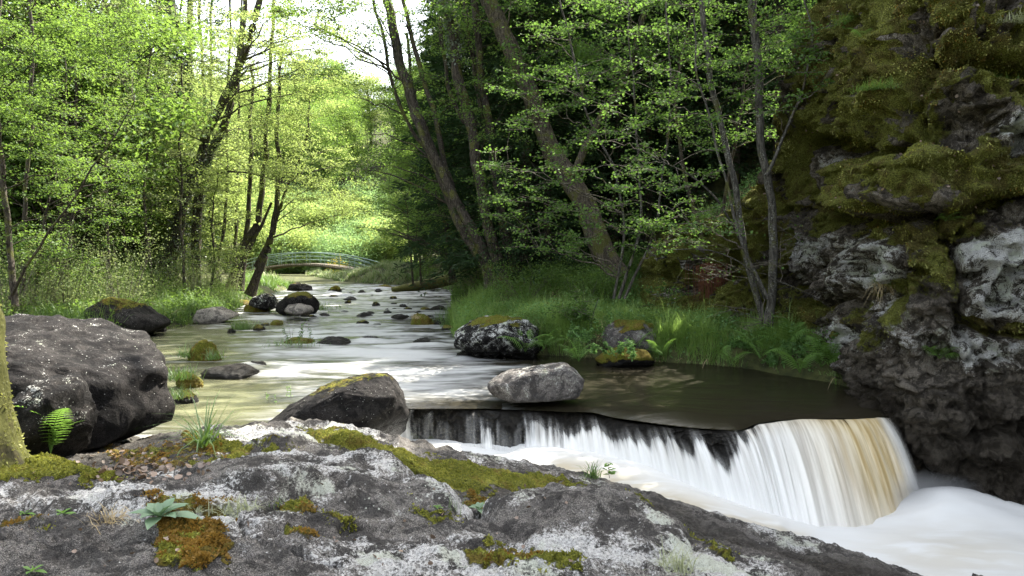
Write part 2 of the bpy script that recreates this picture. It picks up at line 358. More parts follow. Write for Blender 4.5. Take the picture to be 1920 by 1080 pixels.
# ------------------------------------------------------------------ terrain
_ye = [-40, 6, 8, 10, 12, 14.4, 17.8, 21, 30, 38, 44, 50, 60, 80, 200]
_xl = [-4.2, -4.6, -4.7, -5.6, -7.2, -8.5, -9.1, -8.5, -10.9, -12.1, -13.2, -17, -21, -27, -70]
_yr = [-40, 6, 8.4, 9.3, 11.2, 12.4, 12.9, 13.4, 14.5, 17, 20.5, 30, 38, 44, 50, 60, 80, 200]
_xr = [7.5, 7.2, 6.6, 5.3, 5.0, 4.2, 3.3, 2.3, -.5, -1.5, -1.85, -2.7, -3.3, -5.5, -12, -17.5, -23, -66]
def xl(y): return np.interp(y, _ye, _xl)
def xr(y): return np.interp(y, _yr, _xr)
def zw(y): return np.interp(y, [12, 12.9, 16, 17, 21, 22.5, 30, 44, 80], [0, .03, .04, .07, .08, .11, .12, .14, .2])
def th(x, y):
    x = np.asarray(x, float); y = np.asarray(y, float)
    p = np.stack([x, y, 0*x], -1)
    dl = xl(y)-x; dr = x-xr(y)
    z = np.full(x.shape, -.4)
    bump = .22*fbm(p*.45, 3, seed=3)+.06*fbm(p*1.7, 2, seed=5)
    far = sst(44, 60, y)
    L = -.4+.75*sst(-.5, .7, dl)+.05*np.clip(dl, 0, 40)+.42*np.clip(dl-15, 0, 80)*(1-.6*sst(60, 100, y))+bump*sst(-.3, 1.2, dl)
    near = 1-sst(13.2, 15.5, y)
    Rf = -.4+.75*sst(-.4, .6, dr)+(.24+.14*sst(20, 30, y))*np.clip(dr, 0, 4)*(1-far)+.62*np.clip(dr-4.2-6*far, 0, 60)*(1-.35*far)+bump*sst(-.3, 1.2, dr)
    Rn = -.4+.65*sst(-.15, .45, dr)+.1*np.clip(dr, 0, 2)+1.35*np.clip(dr-3.2, 0, 5)+.5*np.clip(dr-8, 0, 40)
    R = Rn*near+Rf*(1-near)
    xc = np.interp(y, [9, 11.6, 12.7, 13.8, 15.2, 17.2, 19.5, 22.5, 26], [5.2, 5.4, 5.2, 4.6, 4.0, 3.4, 3.6, 5.2, 9]); dc = x-xc
    lev = .34+.78*sst(17, 20, y)*sst(.3, 2.2, dr)
    Rc = -.4+.4*sst(-.3, .1, dr)+lev*sst(-.1, .5, dr)+.1*np.clip(dr, 0, 1.5)+1.5*np.clip(dc-.5, 0, 1.3)+.75*np.clip(dc-1.8, 0, 30)+.5*bump*sst(0, 1., dr)
    k_ = sst(24, 19.5, y)*sst(10, 11.5, y); R = R*(1-k_)+Rc*k_
    z = np.where(dl > -.6, np.maximum(z, L), z); z = np.where(dr > -.6, np.maximum(z, R), z)
    mead = .12+.25*far*sst(40, 48, y)
    z = np.where(y > 44, np.maximum(z, np.minimum(mead, z+1)), z)
    hill = .34*np.clip(y-68+.25*np.abs(x+12), 0, 75)+fbm(p*.05, 2, seed=9)*2*sst(70, 90, y)
    z = z+hill
    # gorge below the fall
    low = sst(-1.9, -1.3, x)*(1-sst(9.2, 9.7, y))*(1-sst(5.5, 9, dr*1.0))
    z = z*(1-low)+(-1.9)*low
    nearl = (1-sst(7.5, 9.0, y))*(1-sst(-7.5, -5.2, -x))*0
    z = np.where((y < 7.5) & (x > -6.5) & (x < 8), np.minimum(z, -.5-1.4*sst(-1.9, -1.3, x)), z)
    return z
def axis(*seg):
    o = []
    for a, b, n in seg: o.append(np.linspace(a, b, n, endpoint=False))
    return np.concatenate(o+[[seg[-1][1]]])
tx = axis((-400, -60, 20), (-60, -16, 60), (-16, 10, 220), (10, 60, 70), (60, 400, 20))
ty = axis((-60, 4, 24), (4, 26, 200), (26, 70, 130), (70, 160, 60), (160, 900, 20))
X, Y = np.meshgrid(tx, ty, indexing='ij'); Z = th(X, Y)
struct('ground', np.stack([X, Y, Z], -1), gridf(len(tx), len(ty)), M['ground'])

# ------------------------------------------------------------------ foreground bedrock
def tps(xy, z, q, lam=1e-3):
    xy = np.asarray(xy, float); n = len(xy)
    def U(r2): return np.where(r2 > 0, r2*np.log(np.maximum(r2, 1e-12)), 0)
    K = U(((xy[:, None]-xy[None])**2).sum(-1))+lam*np.eye(n)
    Pm = np.c_[np.ones(n), xy]; A = np.block([[K, Pm], [Pm.T, np.zeros((3, 3))]])
    s = np.linalg.solve(A, np.r_[z, 0, 0, 0])
    out = s[n]+s[n+1]*q[..., 0]+s[n+2]*q[..., 1]
    for i in range(n): out = out+s[i]*U(((q-xy[i])**2).sum(-1))
    return out
FR = [(-300, 1080, 2.6), (0, 1080, 2.6), (350, 1080, 2.6), (700, 1080, 2.6), (1000, 1080, 2.7), (1250, 1080, 2.9), (1500, 1080, 3.4), (1740, 1083, 6.3),
      (-300, 940, 3.5), (0, 945, 3.4), (300, 945, 3.4), (500, 930, 3.5), (-300, 900, 3.9), (0, 905, 3.8), (250, 915, 3.75), (450, 905, 3.8), (700, 985, 3.3), (900, 1010, 3.3),
      (-200, 880, 4.3), (60, 890, 4.2), (200, 895, 4.4), (300, 872, 4.9), (180, 862, 5.4), (430, 800, 6.5), (500, 790, 6.7), (570, 784, 7.0), (650, 795, 7.2), (760, 821, 7.7),
      (430, 850, 5.2), (600, 850, 5.0), (600, 820, 5.8), (800, 880, 4.7), (870, 945, 4.1), (1080, 917, 4.5), (920, 955, 4.6), (900, 905, 5.4), (960, 860, 7.5),
      (1080, 882, 7.9), (1100, 900, 6.6), (1200, 925, 6.4), (1300, 948, 7.0), (1300, 1005, 4.2), (1420, 985, 6.9), (1540, 1012, 6.9), (1450, 1030, 5.0), (1640, 1050, 6.4), (1600, 1075, 4.6), (1500, 1050, 4.3),
      (350, 826, 6.7), (250, 818, 7.6), (120, 850, 6.2), (-100, 860, 5.5), (680, 900, 4.3), (500, 880, 4.5)]
fx = []; fz = []
for a, b, d in FR:
    p = P(a, b, d); fx.append(p[:2]); fz.append(p[2])
for a, b, d, dd, z in [(430, 800, 6.5, 1.0, -.35), (570, 784, 7., .9, -.3), (650, 795, 7.2, 1.2, -.3), (760, 821, 7.7, .8, -.9), (960, 860, 7.5, .7, -1.1), (1080, 882, 7.9, .7, -1.3), (1300, 948, 7., .7, -1.5), (1420, 985, 6.9, .7, -1.6),
                       (1540, 1012, 6.9, .7, -1.7), (1740, 1083, 6.3, .8, -1.9), (250, 818, 7.6, 1.2, -.45), (0, 830, 7.6, .6, -.1), (-300, 830, 7.5, .5, -.1)]:
    p = P(a, b, d); r = p[:2]/np.linalg.norm(p[:2]); fx.append(p[:2]+r*dd); fz.append(z)
fx += [(-3, 1.2), (0, 1.0), (3, 1.5), (5.6, 3.5), (6.5, 5.5), (4, 3), (-5, 2), (5.5, 7)]; fz += [.85, .85, .55, -.6, -1.7, -.1, .85, -1.9]
ga = np.linspace(-1.02, 1.1, 720); gy = 1.4*(9.6/1.4)**np.linspace(0, 1, 620)
GA, GY = np.meshgrid(ga, gy, indexing='ij'); FX = GA*GY
Q = np.stack([FX, GY], -1); FZ = tps(fx, np.array(fz), Q)
FP = np.stack([FX, GY, FZ], -1); px, py = proj(FP)
def dome(poly, amt, soft):
    d = psd(px, py, poly); return amt*np.clip(d/soft, 0, 1)**.6
FZ = FZ+dome([(330, 905), (420, 872), (560, 846), (700, 856), (820, 890), (872, 940), (850, 975), (600, 945), (400, 915)], .11, 34)
FZ = FZ+dome([(890, 965), (980, 925), (1080, 913), (1180, 940), (1290, 1000), (1300, 1060), (1000, 1030)], .13, 40)
FZ = FZ+dome([(640, 870), (700, 845), (770, 845), (830, 880), (740, 900)], .08, 20)
FZ = FZ+dome([(400, 850), (560, 800), (700, 800), (720, 840), (560, 850)], .07, 18)
wob = 10*pn(FP*3, 4)
for ln, wd, dp in [([(-60, 952), (120, 962), (260, 965), (420, 950), (540, 930), (640, 925)], 11, .08), ([(380, 868), (470, 850), (560, 843), (700, 852), (800, 885), (880, 940), (900, 972)], 7, .06),
                   ([(880, 965), (950, 935), (1080, 908), (1190, 935), (1310, 1000)], 6, .05), ([(640, 992), (760, 985), (860, 995), (1000, 1045), (1200, 1070)], 7, .045),
                   ([(440, 960), (470, 1010), (540, 1040), (640, 1085)], 6, .04), ([(520, 855), (640, 845), (760, 880), (840, 905)], 5, .04), ([(0, 1020), (180, 1035), (300, 1010)], 5, .03),
                   ([(560, 808), (680, 835), (800, 868), (900, 900)], 5, .04), ([(1180, 1010), (1350, 1050), (1500, 1090)], 5, .03)]:
    FZ = FZ-1.5*dp*np.exp(-((pline(px+wob, py+wob*.6, ln))/(wd*.8))**2)*(GY/4)**.5
q = FP*np.array([1, 1, 1.])
rid = 1-np.abs(fbm(q*np.array([.9, 1.4, 1]), 4, seed=21))*2
frc = fbm(np.stack([q[..., 0]*1.6-q[..., 1]*.9, q[..., 1]*2.4+q[..., 0]*.5, q[..., 2]], -1), 3, seed=25)
FZ = FZ-.03*np.exp(-(frc/.018)**2)*sst(-.2, .3, fbm(q*1.1, 2, seed=27))
FZ = FZ+.035*rid+.03*fbm(q*2.6, 4, seed=31)+.022*fbm(q*9, 4, .6, seed=41)+.007*fbm(q*32, 3, .65, seed=51)
strat = fbm(np.stack([q[..., 0]*1.2+q[..., 1]*1.5, q[..., 1]*7-q[..., 0]*2.5, q[..., 2]], -1), 4, seed=61)
FZ = FZ-.05*np.clip(np.abs(strat)*-1+.12, 0, 1)*2
for it in range(3):
    FP = np.stack([FX, GY, FZ], -1); pxx_, pyy_ = proj(FP); mj = np.argmin(np.where(GY < 8.3, pyy_, 9e9), 1); ii = np.arange(len(ga))
    tgt = np.interp(pxx_[ii, mj], [430, 500, 570, 650, 760, 860, 960, 1080, 1200, 1300, 1420, 1540, 1640, 1740], [798, 790, 784, 794, 820, 843, 860, 882, 916, 948, 984, 1012, 1046, 1082])
    dz_ = (pyy_[ii, mj]-tgt)*gy[mj]/FPX; dz_ = np.convolve(np.pad(dz_, 8, 'edge'), np.ones(17)/17, 'valid'); on = sst(400, 440, pxx_[ii, mj])*(ga < .66)
    FZ = FZ+(dz_*on)[:, None]*sst(3.6, 5.6, GY)
moss = np.zeros(px.shape); rust = np.zeros(px.shape); mw = 20*fbm(FP*3, 2, seed=71)+16*fbm(FP*14, 3, .65, seed=73)
def mp(poly, a, r=0., soft=20):
    global moss, rust
    m = sst(-soft, soft, psd(px+mw, py+mw*.7, poly)); moss = np.maximum(moss, a*m); rust = np.maximum(rust, r*m*(.75+.9*fbm(FP*6, 3, seed=75)))
mp([(560, 797), (640, 788), (800, 826), (960, 858), (1090, 880), (1060, 902), (950, 897), (820, 893), (700, 853), (600, 822)], .95, .1)
mp([(400, 818), (480, 838), (570, 842), (520, 858), (360, 852), (340, 830)], .95); mp([(640, 848), (760, 850), (800, 876), (740, 882)], .9); mp([(325, 886), (420, 858), (400, 888)], .95)
mp([(-400, 840), (60, 850), (150, 880), (236, 908), (150, 914), (-400, 905)], 1.1, 0, 8)
mp([(300, 1000), (360, 975), (430, 1000), (440, 1050), (380, 1095), (300, 1085)], .8, .8); mp([(510, 925), (590, 930), (590, 962), (520, 952)], .8, .5); mp([(590, 960), (660, 970), (650, 987), (600, 977)], .8)
mp([(540, 985), (600, 1000), (580, 1028), (530, 1008)], .7, .8); mp([(860, 1040), (980, 1035), (1110, 1060), (1080, 1095), (880, 1062)], .75, .3); mp([(1155, 948), (1255, 980), (1200, 987)], .95, .3)
mp([(840, 908), (950, 903), (990, 933), (880, 937)], .75, .6); mp([(905, 958), (1010, 926), (980, 950)], .8); mp([(765, 958), (870, 975), (820, 989)], .8, .2); mp([(1250, 983), (1390, 1043), (1340, 1049)], .7)
mp([(-10, 975), (100, 985), (90, 1003), (0, 1003)], .6, .5); mp([(280, 940), (420, 930), (500, 950), (400, 970), (280, 975)], .55, .8); mp([(180, 850), (330, 830), (420, 850), (330, 880), (230, 885)], .55, .9)
wet = np.maximum(sst(-25, 25, psd(px, py, [(820, 870), (1080, 890), (1300, 945), (1560, 1014), (1800, 1090), (1560, 1100), (1440, 1040), (1310, 1000), (1200, 935), (1080, 908), (950, 915), (860, 905)])),
                 .9*sst(-20, 20, psd(px, py, [(140, 870), (250, 805), (400, 826), (380, 860), (230, 893), (150, 893)])))
wet = np.maximum(wet, sst(.1, -.25, FZ-np.interp(FX, [-1.5, 0, 3, 6], [.1, -.5, -.7, -1])))
wet = wet*(1-moss*.6)
lich = .4+.8*fbm(FP*1.6, 3, seed=81)
lich = lich+.45*sst(-15, 25, psd(px, py, [(-50, 905), (300, 905), (560, 925), (720, 1000), (900, 1010), (1100, 1020), (1300, 1060), (1500, 1090), (700, 1090), (620, 1000), (420, 950), (100, 950), (-50, 950)]))
lich = lich+.35*sst(-15, 25, psd(px, py, [(440, 800), (560, 785), (700, 805), (760, 840), (600, 840), (470, 835)]))
lich = lich-1.1*wet-.35*sst(-20, 20, psd(px, py, [(0, 985), (300, 985), (460, 1000), (620, 1090), (0, 1090)]))
FZ = FZ+.022*sst(.35, .8, moss)*(1+.8*fbm(FP*13, 3, .6, seed=91))
FP = np.stack([FX, GY, FZ], -1)
bed = struct('bedrock', FP, gridf(len(ga), len(gy)), M['rock_front'], attrs={'moss': moss, 'rust': rust, 'wet': wet, 'lich': lich})
bed['label'] = 'grey lichen speckled bedrock shelf across the whole foreground'

def grid_normals(Pg):
    n = np.cross(np.gradient(Pg, axis=0), np.gradient(Pg, axis=1)); ar = np.linalg.norm(n, axis=-1); return n/np.maximum(ar, 1e-12)[..., None], ar
def scatter(Pg, weight, n, rng=RND):
    N, ar = grid_normals(Pg); wgt = (ar*weight).ravel(); idx = rng.choice(len(wgt), n, p=wgt/wgt.sum())
    nu, nv = Pg.shape[:2]; i, j = idx//nv, idx % nv
    i2 = np.clip(i+1, 0, nu-1); j2 = np.clip(j+1, 0, nv-1); a = rng.random((n, 1)); b = rng.random((n, 1))
    pt = Pg[i, j]*(1-a)*(1-b)+Pg[i2, j]*a*(1-b)+Pg[i, j2]*(1-a)*b+Pg[i2, j2]*a*b
    return pt, N[i, j], idx
def fground(x, y):
    """height of the bedrock at (x,y)"""
    a = np.clip((np.asarray(x)/np.asarray(y)-ga[0])/(ga[1]-ga[0]), 0, len(ga)-1).astype(int)
    b = np.clip(np.searchsorted(gy, y), 0, len(gy)-1); return FZ[a, b]
# fuzz of moss strands on the mossy patches
wt = sst(.42, .95, moss+.45*fbm(FP*11, 3, seed=14))*np.clip(4.0/GY, .5, 1.6)**2*(GY > 2.2)*(np.abs(px-960) < 1150)
for nm, mt, ww, cnt in (('moss', 'moss_fuzz', wt*(rust < .45), 70000), ('rust_moss', 'moss_rust', wt*(rust >= .3), 26000)):
    pt, nn, idx = scatter(FP, ww, cnt)
    nn = np.where(nn[:, 2:3] < 0, -nn, nn)
    V, F, k = leaves(pt-nn*.004, RND.uniform(.008, .02, cnt), up=RND.normal(size=(cnt, 3)), axis=nn*1.6+RND.normal(size=(cnt, 3))*.5, wide=.8)
    tt = np.repeat(np.clip(.45+.5*fbm(pt*7, 3, seed=2)+RND.normal(size=cnt)*.15, 0, 1), k)
    o = mk(nm, V, F, M[mt], attrs={'tint': tt}); tag(o, None, None, kind='stuff')

# ------------------------------------------------------------------ cliff
cb = np.array([(13, 6.0, 9.5), (8.5, 7.6, 9.5), (6.7, 8.3, 9.5), (5.3, 8.75, 9.5), (4.8, 9.35, 9.5), (5.08, 10.5, 9.5), (5.38, 11.6, 9.2), (5.15, 12.7, 7.6), (4.55, 13.8, 3.9), (3.95, 15.2, 2.9), (3.35, 17.2, 2.7), (3.5, 19.5, 2.5), (4.9, 22.5, 1.8)])
cc = catmull(cb, 24); seg = np.r_[0, np.cumsum(np.hypot(*np.diff(cc[:, :2], axis=0).T))]
NU, NV = 760, 560
vis = np.interp(np.linspace(0, 1, NU), [0, .12, 1], [0, .28, 1])*seg[-1]
bx = np.interp(vis, seg, cc[:, 0]); by = np.interp(vis, seg, cc[:, 1]); bt = np.interp(vis, seg, cc[:, 2])
ker = np.ones(31)/31
def sm(a): return np.convolve(np.pad(a, 15, 'edge'), ker, 'valid')
nxv = np.gradient(sm(by)); nyv = -np.gradient(sm(bx)); nl = np.hypot(nxv, nyv); nxv, nyv = sm(-nxv/nl), sm(-nyv/nl)     # outward, towards the river
if nxv[NU//2] > 0: nxv, nyv = -nxv, -nyv
tv = np.linspace(0, 1, NV); fr = .8
zz = -1.9+(bt[:, None]+1.9)*np.minimum(tv/fr, 1)[None]; back = np.clip((tv-fr)/(1-fr), 0, 1)[None]*6
zz = zz+back*.22
off = -.1*np.clip(zz-.3, 0, 6)-back
sh = (sst(.72, .8, tv)[None])*.5; off = off-sh*(1-np.clip(back, 0, 1)*.5)
zz = zz-sh*.15
lean = sst(11.8, 13.0, by)[:, None]*(.0*np.clip(zz-2, 0, 6)); off = off-lean
def cpos(off): return np.stack([bx[:, None]+nxv[:, None]*off, by[:, None]+nyv[:, None]*off, zz], -1)
CP = cpos(off); px, py = proj(CP)
wv = 16*fbm(CP*1.6, 3, seed=101); pxw, pyw = px+wv, py+16*fbm(CP*1.6, 3, seed=107)
def bl(poly, amt, soft=22): return amt*sst(-soft*.4, soft, psd(pxw, pyw, poly))
disp = np.zeros(px.shape)
PA = [(1470, 250), (1480, 190), (1525, 60), (1600, -60), (1720, -60), (1720, 120), (1670, 262), (1600, 268), (1520, 258)]
PC = [(1640, 290), (1740, 262), (1760, 130), (1860, 150), (1940, 180), (1940, 355), (1860, 372), (1790, 405), (1640, 396), (1570, 385), (1600, 330)]
PT = [(1730, -60), (1940, -60), (1940, 130), (1850, 105), (1760, 118)]
PD = [(1498, 450), (1560, 436), (1640, 445), (1700, 470), (1685, 520), (1610, 556), (1520, 572), (1493, 520)]
PE = [(1770, 455), (1840, 428), (1940, 425), (1940, 600), (1800, 590), (1790, 520)]
PF = [(1688, 470), (1720, 448), (1762, 455), (1790, 520), (1785, 610), (1720, 680), (1640, 700), (1600, 640), (1690, 560)]
PG = [(1800, 628), (1940, 634), (1940, 780), (1850, 800), (1810, 740)]
PB = [(1530, 285), (1600, 278), (1640, 290), (1600, 335), (1585, 400), (1550, 395), (1532, 330)]
PH = [(1690, 700), (1800, 650), (1830, 800), (1760, 880), (1700, 850)]
PI = [(1790, 830), (1860, 815), (1925, 800), (1940, 930), (1840, 900)]
for pl_, a_, s_ in ((PA, .42, 26), (PC, .38, 22), (PT, .5, 22), (PD, .2, 12), (PE, .22, 10), (PF, .2, 24), (PG, .14, 10), (PB, .08, 10), (PH, .12, 20), (PI, .15, 14)): disp += bl(pl_, a_, s_)
def crk(ln, wd, dp): return -dp*np.exp(-(pline(pxw, pyw, ln)/wd)**2)
disp += crk([(1555, 400), (1640, 408), (1790, 418), (1860, 388), (1940, 370)], 9, .5)+crk([(1540, 272), (1640, 283), (1735, 275)], 12, .4)+crk([(1740, 118), (1850, 120), (1940, 150)], 10, .3)
disp += crk([(1700, 120), (1745, 262)], 9, .2)+crk([(1500, 575), (1600, 572), (1665, 545), (1700, 560)], 7, .25)+crk([(1785, 560), (1800, 620), (1940, 626)], 5, .25)+crk([(1700, 455), (1680, 530), (1640, 600), (1590, 660)], 6, .15)
disp += crk([(1770, 455), (1790, 520), (1800, 600)], 5, .15)+crk([(1770, 820), (1850, 808), (1940, 795)], 6, .2)+crk([(1895, 430), (1930, 540), (1940, 700)], 3, .08)+crk([(1840, 690), (1800, 760), (1830, 820)], 4, .1)
lowleft = sst(1500, 1440, px)
f1, f2, cid = worley(CP*np.array([.95, .95, .8])+.25*fbm(CP, 3, seed=111)[..., None], 3)
disp += .12*(cid-.5)*(1+1.2*lowleft)-.15*np.exp(-((f2-f1)/.06)**2)*(.5+lowleft*.8)
g1, g2, gid = worley(CP*np.array([2.6, 2.6, 2.2])+.25*fbm(CP*2, 3, seed=113)[..., None], 5)
disp += .04*(gid-.5)-.035*np.exp(-((g2-g1)/.07)**2)
disp += .14*fbm(CP*.8, 3, seed=121)*(1+lowleft)+.05*fbm(CP*3, 4, .6, seed=127)+.03*fbm(CP*11, 4, .68, seed=131)+.1*(1-2.2*np.abs(fbm(CP*1.9, 4, .6, seed=133)))
up = sst(430, 380, py); zl = (zz+.45*fbm(CP*.55, 3, seed=171))*1.25; fr1 = zl-np.floor(zl); disp += (.15*sst(0, .12, fr1)*(1-fr1)-.05)*(.6+.8*np.clip(fbm(CP*.6, 2, seed=173)+.3, 0, 1))*sst(-.3, .6, zz)
zl = (zz+.3*fbm(CP*1.1, 3, seed=175))*3.7; fr2 = zl-np.floor(zl); disp += (.05*sst(0, .15, fr2)*(1-fr2)-.02)
tr_ = fbm(CP*1.7, 4, .6, seed=177); disp += .09*(np.floor(tr_*5)/5+.2*sst(0, .3, tr_*5-np.floor(tr_*5))-tr_*.6)
h1, h2, hid = worley(CP*np.array([6.5, 6.5, 5.5])+.4*fbm(CP*4, 2, seed=181)[..., None], 7); disp += .02*(hid-.5)-.014*np.exp(-((h2-h1)/.1)**2)
cav = fbm(CP*np.array([1.3, 1.3, 1.6]), 4, .55, seed=301); cavm = sst(.16, .42, cav)*sst(.4, 1.2, zz); disp -= .34*cavm
disp *= 1.12
mossy = np.maximum.reduce([.92*up, sst(1500, 1470, px)*.85])
lob = fbm(CP*np.array([2.2, 2.2, 1.0]), 3, seed=137); lob2 = fbm(CP*np.array([6, 6, 3.]), 3, seed=139)
lob3 = fbm(CP*np.array([16, 16, 5.]), 3, seed=191); disp += mossy*(.12*np.clip(lob+.2, 0, 2)+.07*lob2+.03*lob3)
mo = mossy*1.02+.5*sst(-15, 20, psd(pxw, pyw, PF))*(py < 690)
mo = mo-.75*cavm-.55*sst(.1, .4, fbm(CP*2.4, 4, .6, seed=303))
mo = np.maximum(mo, (.66+.5*fbm(CP*1.1, 3, seed=195))*(1-sst(620, 730, py))); mo = mo-.12
for pl_, a_ in ((PB, .8), (PD, .62), (PE, .6), (PG, .6)): mo = mo-a_*sst(-10, 12, psd(pxw, pyw, pl_))
for c_, r_, a_ in (((1875, 250), 26, .9), ((1850, 225), 14, .8), ((1905, 270), 22, .8), ((1800, 205), 16, .5), ((1500, 170), 22, .8), ((1425, 250), 26, .8), ((1380, 260), 20, .8), ((1540, 560), 14, .6), ((1600, 640), 20, .5)):
    mo = mo-a_*np.exp(-((np.hypot(pxw-c_[0], pyw-c_[1]))/r_)**2)
mo = mo-.55*sst(650, 740, py)
li = -.1+.42*(sst(-6, 16, psd(pxw, pyw, PD))+sst(-6, 16, psd(pxw, pyw, PE))+.9*sst(-6, 16, psd(pxw, pyw, PG))*(py < 705)+.7*sst(-6, 12, psd(pxw, pyw, PB)))
li = li+.3*sst(420, 470, py)*sst(700, 640, py)-.75*sst(690, 740, py)+.5*fbm(CP*.9, 2, seed=197)
for c_, r_ in (((1875, 250), 20), ((1905, 270), 18), ((1425, 250), 26), ((1600, 630), 22), ((1680, 560), 24)): li = li+.8*np.exp(-((np.hypot(pxw-c_[0], pyw-c_[1]))/r_)**2)
we = sst(640, 800, py)*.7+.35*fbm(CP*.7, 2, seed=141)
we = np.clip(we+.6*np.exp(-(pline(px, py, [(1600, 700), (1640, 770), (1720, 940)])/40)**2), 0, 1)
ru = np.clip(.05+.8*fbm(CP*.9, 3, seed=149), 0, 1)
CP = cpos(off+disp)
CP[..., 2] += .1*fbm(CP*1.5, 3, seed=151)
cl = struct('cliff', CP, gridf(NU, NV)[:, ::-1], M['cliff'], attrs={'moss': mo, 'lich': li, 'wet': we, 'rust': ru})
cl['label'] = 'tall mossy granite cliff along the right side above the fall'
cN, cA = grid_normals(CP)
sgn = np.sign((cN[..., 0]*nxv[:, None]+cN[..., 1]*nyv[:, None]).mean()); cN *= sgn
inframe = (px > 1100) & (px < 1980) & (py > -60) & (py < 760)
wm = sst(.45, .8, mo+.35*fbm(CP*5, 3, seed=157))*inframe
tone = fbm(CP*1.1, 3, seed=163)
for nm, mt, ww, cnt, sz in (('cliff_moss', 'moss_olive', wm*(tone > -.02), 90000, (.018, .045)), ('cliff_green_moss', 'moss_fuzz', wm*sst(-.05, .2, -tone+.3*fbm(CP*4, 2, seed=3)), 70000, (.015, .035)), ('cliff_rust_moss', 'moss_rust', wm*sst(.22, .4, tone+.25*fbm(CP*3.1, 2, seed=9)), 16000, (.015, .04))):
    pt, nn, idx = scatter(CP, ww, cnt); nn = nn*sgn
    ax = nn*1.2+np.array([0, 0, -.5]); V, F, k = leaves(pt-nn*.006, RND.uniform(*sz, cnt), up=RND.normal(size=(cnt, 3)), axis=ax, wide=.6)
    tt = np.repeat(np.clip(.38+1.1*fbm(pt*2.2, 4, .6, seed=12)+RND.normal(size=cnt)*.25, 0, 1), k)
    tag(mk(nm, V, F, M[mt], attrs={'tint': tt}), None, None, kind='stuff')
cnt = 6000; pt, nn, idx = scatter(CP, wm*(py < 640), cnt); nn = nn*sgn
V, F, k = leaves(pt, RND.uniform(.05, .12, cnt), up=nn, axis=np.array([0, 0, -2.2])+nn*.5, tilt=.3, wide=.1)
tag(mk('hanging_moss', V, F, M['moss_olive'], attrs={'tint': np.repeat(np.clip(.5+.4*RND.normal(size=cnt), 0, 1), k)}), None, None, kind='stuff')
cnt = 700; pt, nn, idx = scatter(CP, inframe*(py < 420)*1., cnt); nn = nn*sgn
V, F, k = leaves(pt+nn*.01, RND.uniform(.02, .05, cnt), up=nn, tilt=.8, tpl=LEAF6); tag(mk('dead_leaves', V, F, M['litter'], attrs={'tint': np.repeat(RND.random(cnt), k)}), None, None, kind='stuff')
CLIFF = (CP, px, py, cN)
def on_cliff(qx, qy):
    d2 = np.hypot(CLIFF[1]-qx, CLIFF[2]-qy); dist = np.linalg.norm(CP-np.array([0, 0, H]), axis=-1)
    i = np.argmin(np.where(d2 < 5, dist, 99+d2)); p_ = CP.reshape(-1, 3)[i]; n_ = np.array([-.45, -.85, .1]) if CP.reshape(-1, 3)[i][1] < 12 else np.array([-.7, -.6, .1])
    return p_+unit(np.array([0, 0, H])-p_)*.05, unit(n_)

# ------------------------------------------------------------------ water
def water_mat():
    t = NT('river_water'); uv = t.coord('UV'); co = t.coord('Object')
    s1 = t.noise(t.coord('Object', (.55, 2.1, 1)), 1.6, 5, .55, .6); s2 = t.noise(t.coord('Object', (1.0, 5., 1)), 3.2, 4, .55, .4)
    fo = t.attr('foam'); pat = t.math('ADD', t.math('MULTIPLY', s1, .62), t.math('MULTIPLY', s2, .38))
    f = t.ramp(t.math('ADD', pat, t.math('MULTIPLY', fo, .62)), .56, 1.12)
    base = t.mix(t.attr('shal_refl'), (.02, .017, .01), t.mix(t.ramp(s1, .35, .65), (.085, .085, .045), (.19, .19, .11)))
    w_ = t.princ(base, .27, t.bump(s1, .03, .5), .5, IOR=1.33)
    fm = t.princ(t.mix(f, (.2, .202, .196), (.42, .42, .41)), .6, t.bump(pat, .06, .4), .2)
    m = t.n('ShaderNodeMixShader'); t.inp(m.inputs[0], f); t.t.links.new(w_, m.inputs[1]); t.t.links.new(fm, m.inputs[2])
    return t.done(m.outputs[0])
def foam_mat():
    t = NT('river_foam'); tan = t.attr('tan'); al = t.attr('alpha')
    s = t.noise(t.coord('UV', (1.2, 5, 1)), 1.5, 4, .5, .5)
    col = t.mix(t.math('MULTIPLY', tan, t.ramp(s, .2, .6)), (.62, .615, .59), (.42, .36, .25))
    col = t.mix(t.math('MULTIPLY', t.ramp(s, .5, .75), .25), col, (.62, .6, .55))
    p = t.princ(col, .6, None, .15)
    tr = t.n('ShaderNodeBsdfTransparent'); m = t.n('ShaderNodeMixShader'); t.inp(m.inputs[0], al); t.t.links.new(tr.outputs[0], m.inputs[1]); t.t.links.new(p, m.inputs[2])
    return t.done(m.outputs[0])
def fall_mat():
    t = NT('falling_water'); c1 = t.noise(t.coord('UV', (1, .06, 1)), 11, 4, .6); c2 = t.noise(t.coord('UV', (1, .12, 1), (7, 3, 0)), 34, 3, .55)
    dn = t.attr('dens'); tan = t.attr('tan')
    st = t.math('ADD', t.math('MULTIPLY', c1, .8), t.math('MULTIPLY', c2, .2))
    a = t.math('MAXIMUM', t.ramp(t.math('ADD', st, t.math('MULTIPLY', t.math('SUBTRACT', dn, .5), .9)), .36, .74), t.math('MULTIPLY', t.math('MULTIPLY', t.ramp(c1, .35, .7), .32), t.ramp(dn, -.2, .6)))
    col = t.mix(t.ramp(st, .36, .62), t.mix(t.attr('mist'), (.52, .51, .48), (.72, .72, .69)), (.76, .76, .73))
    col = t.mix(tan, col, t.mix(t.ramp(st, .4, .6), (.36, .26, .11), (.58, .49, .32)))
    p = t.princ(col, .35, None, .35)
    tr = t.n('ShaderNodeBsdfTransparent'); m = t.n('ShaderNodeMixShader'); t.inp(m.inputs[0], t.math('MULTIPLY', a, t.attr('fade'))); t.t.links.new(tr.outputs[0], m.inputs[1]); t.t.links.new(p, m.inputs[2])
    return t.done(m.outputs[0])
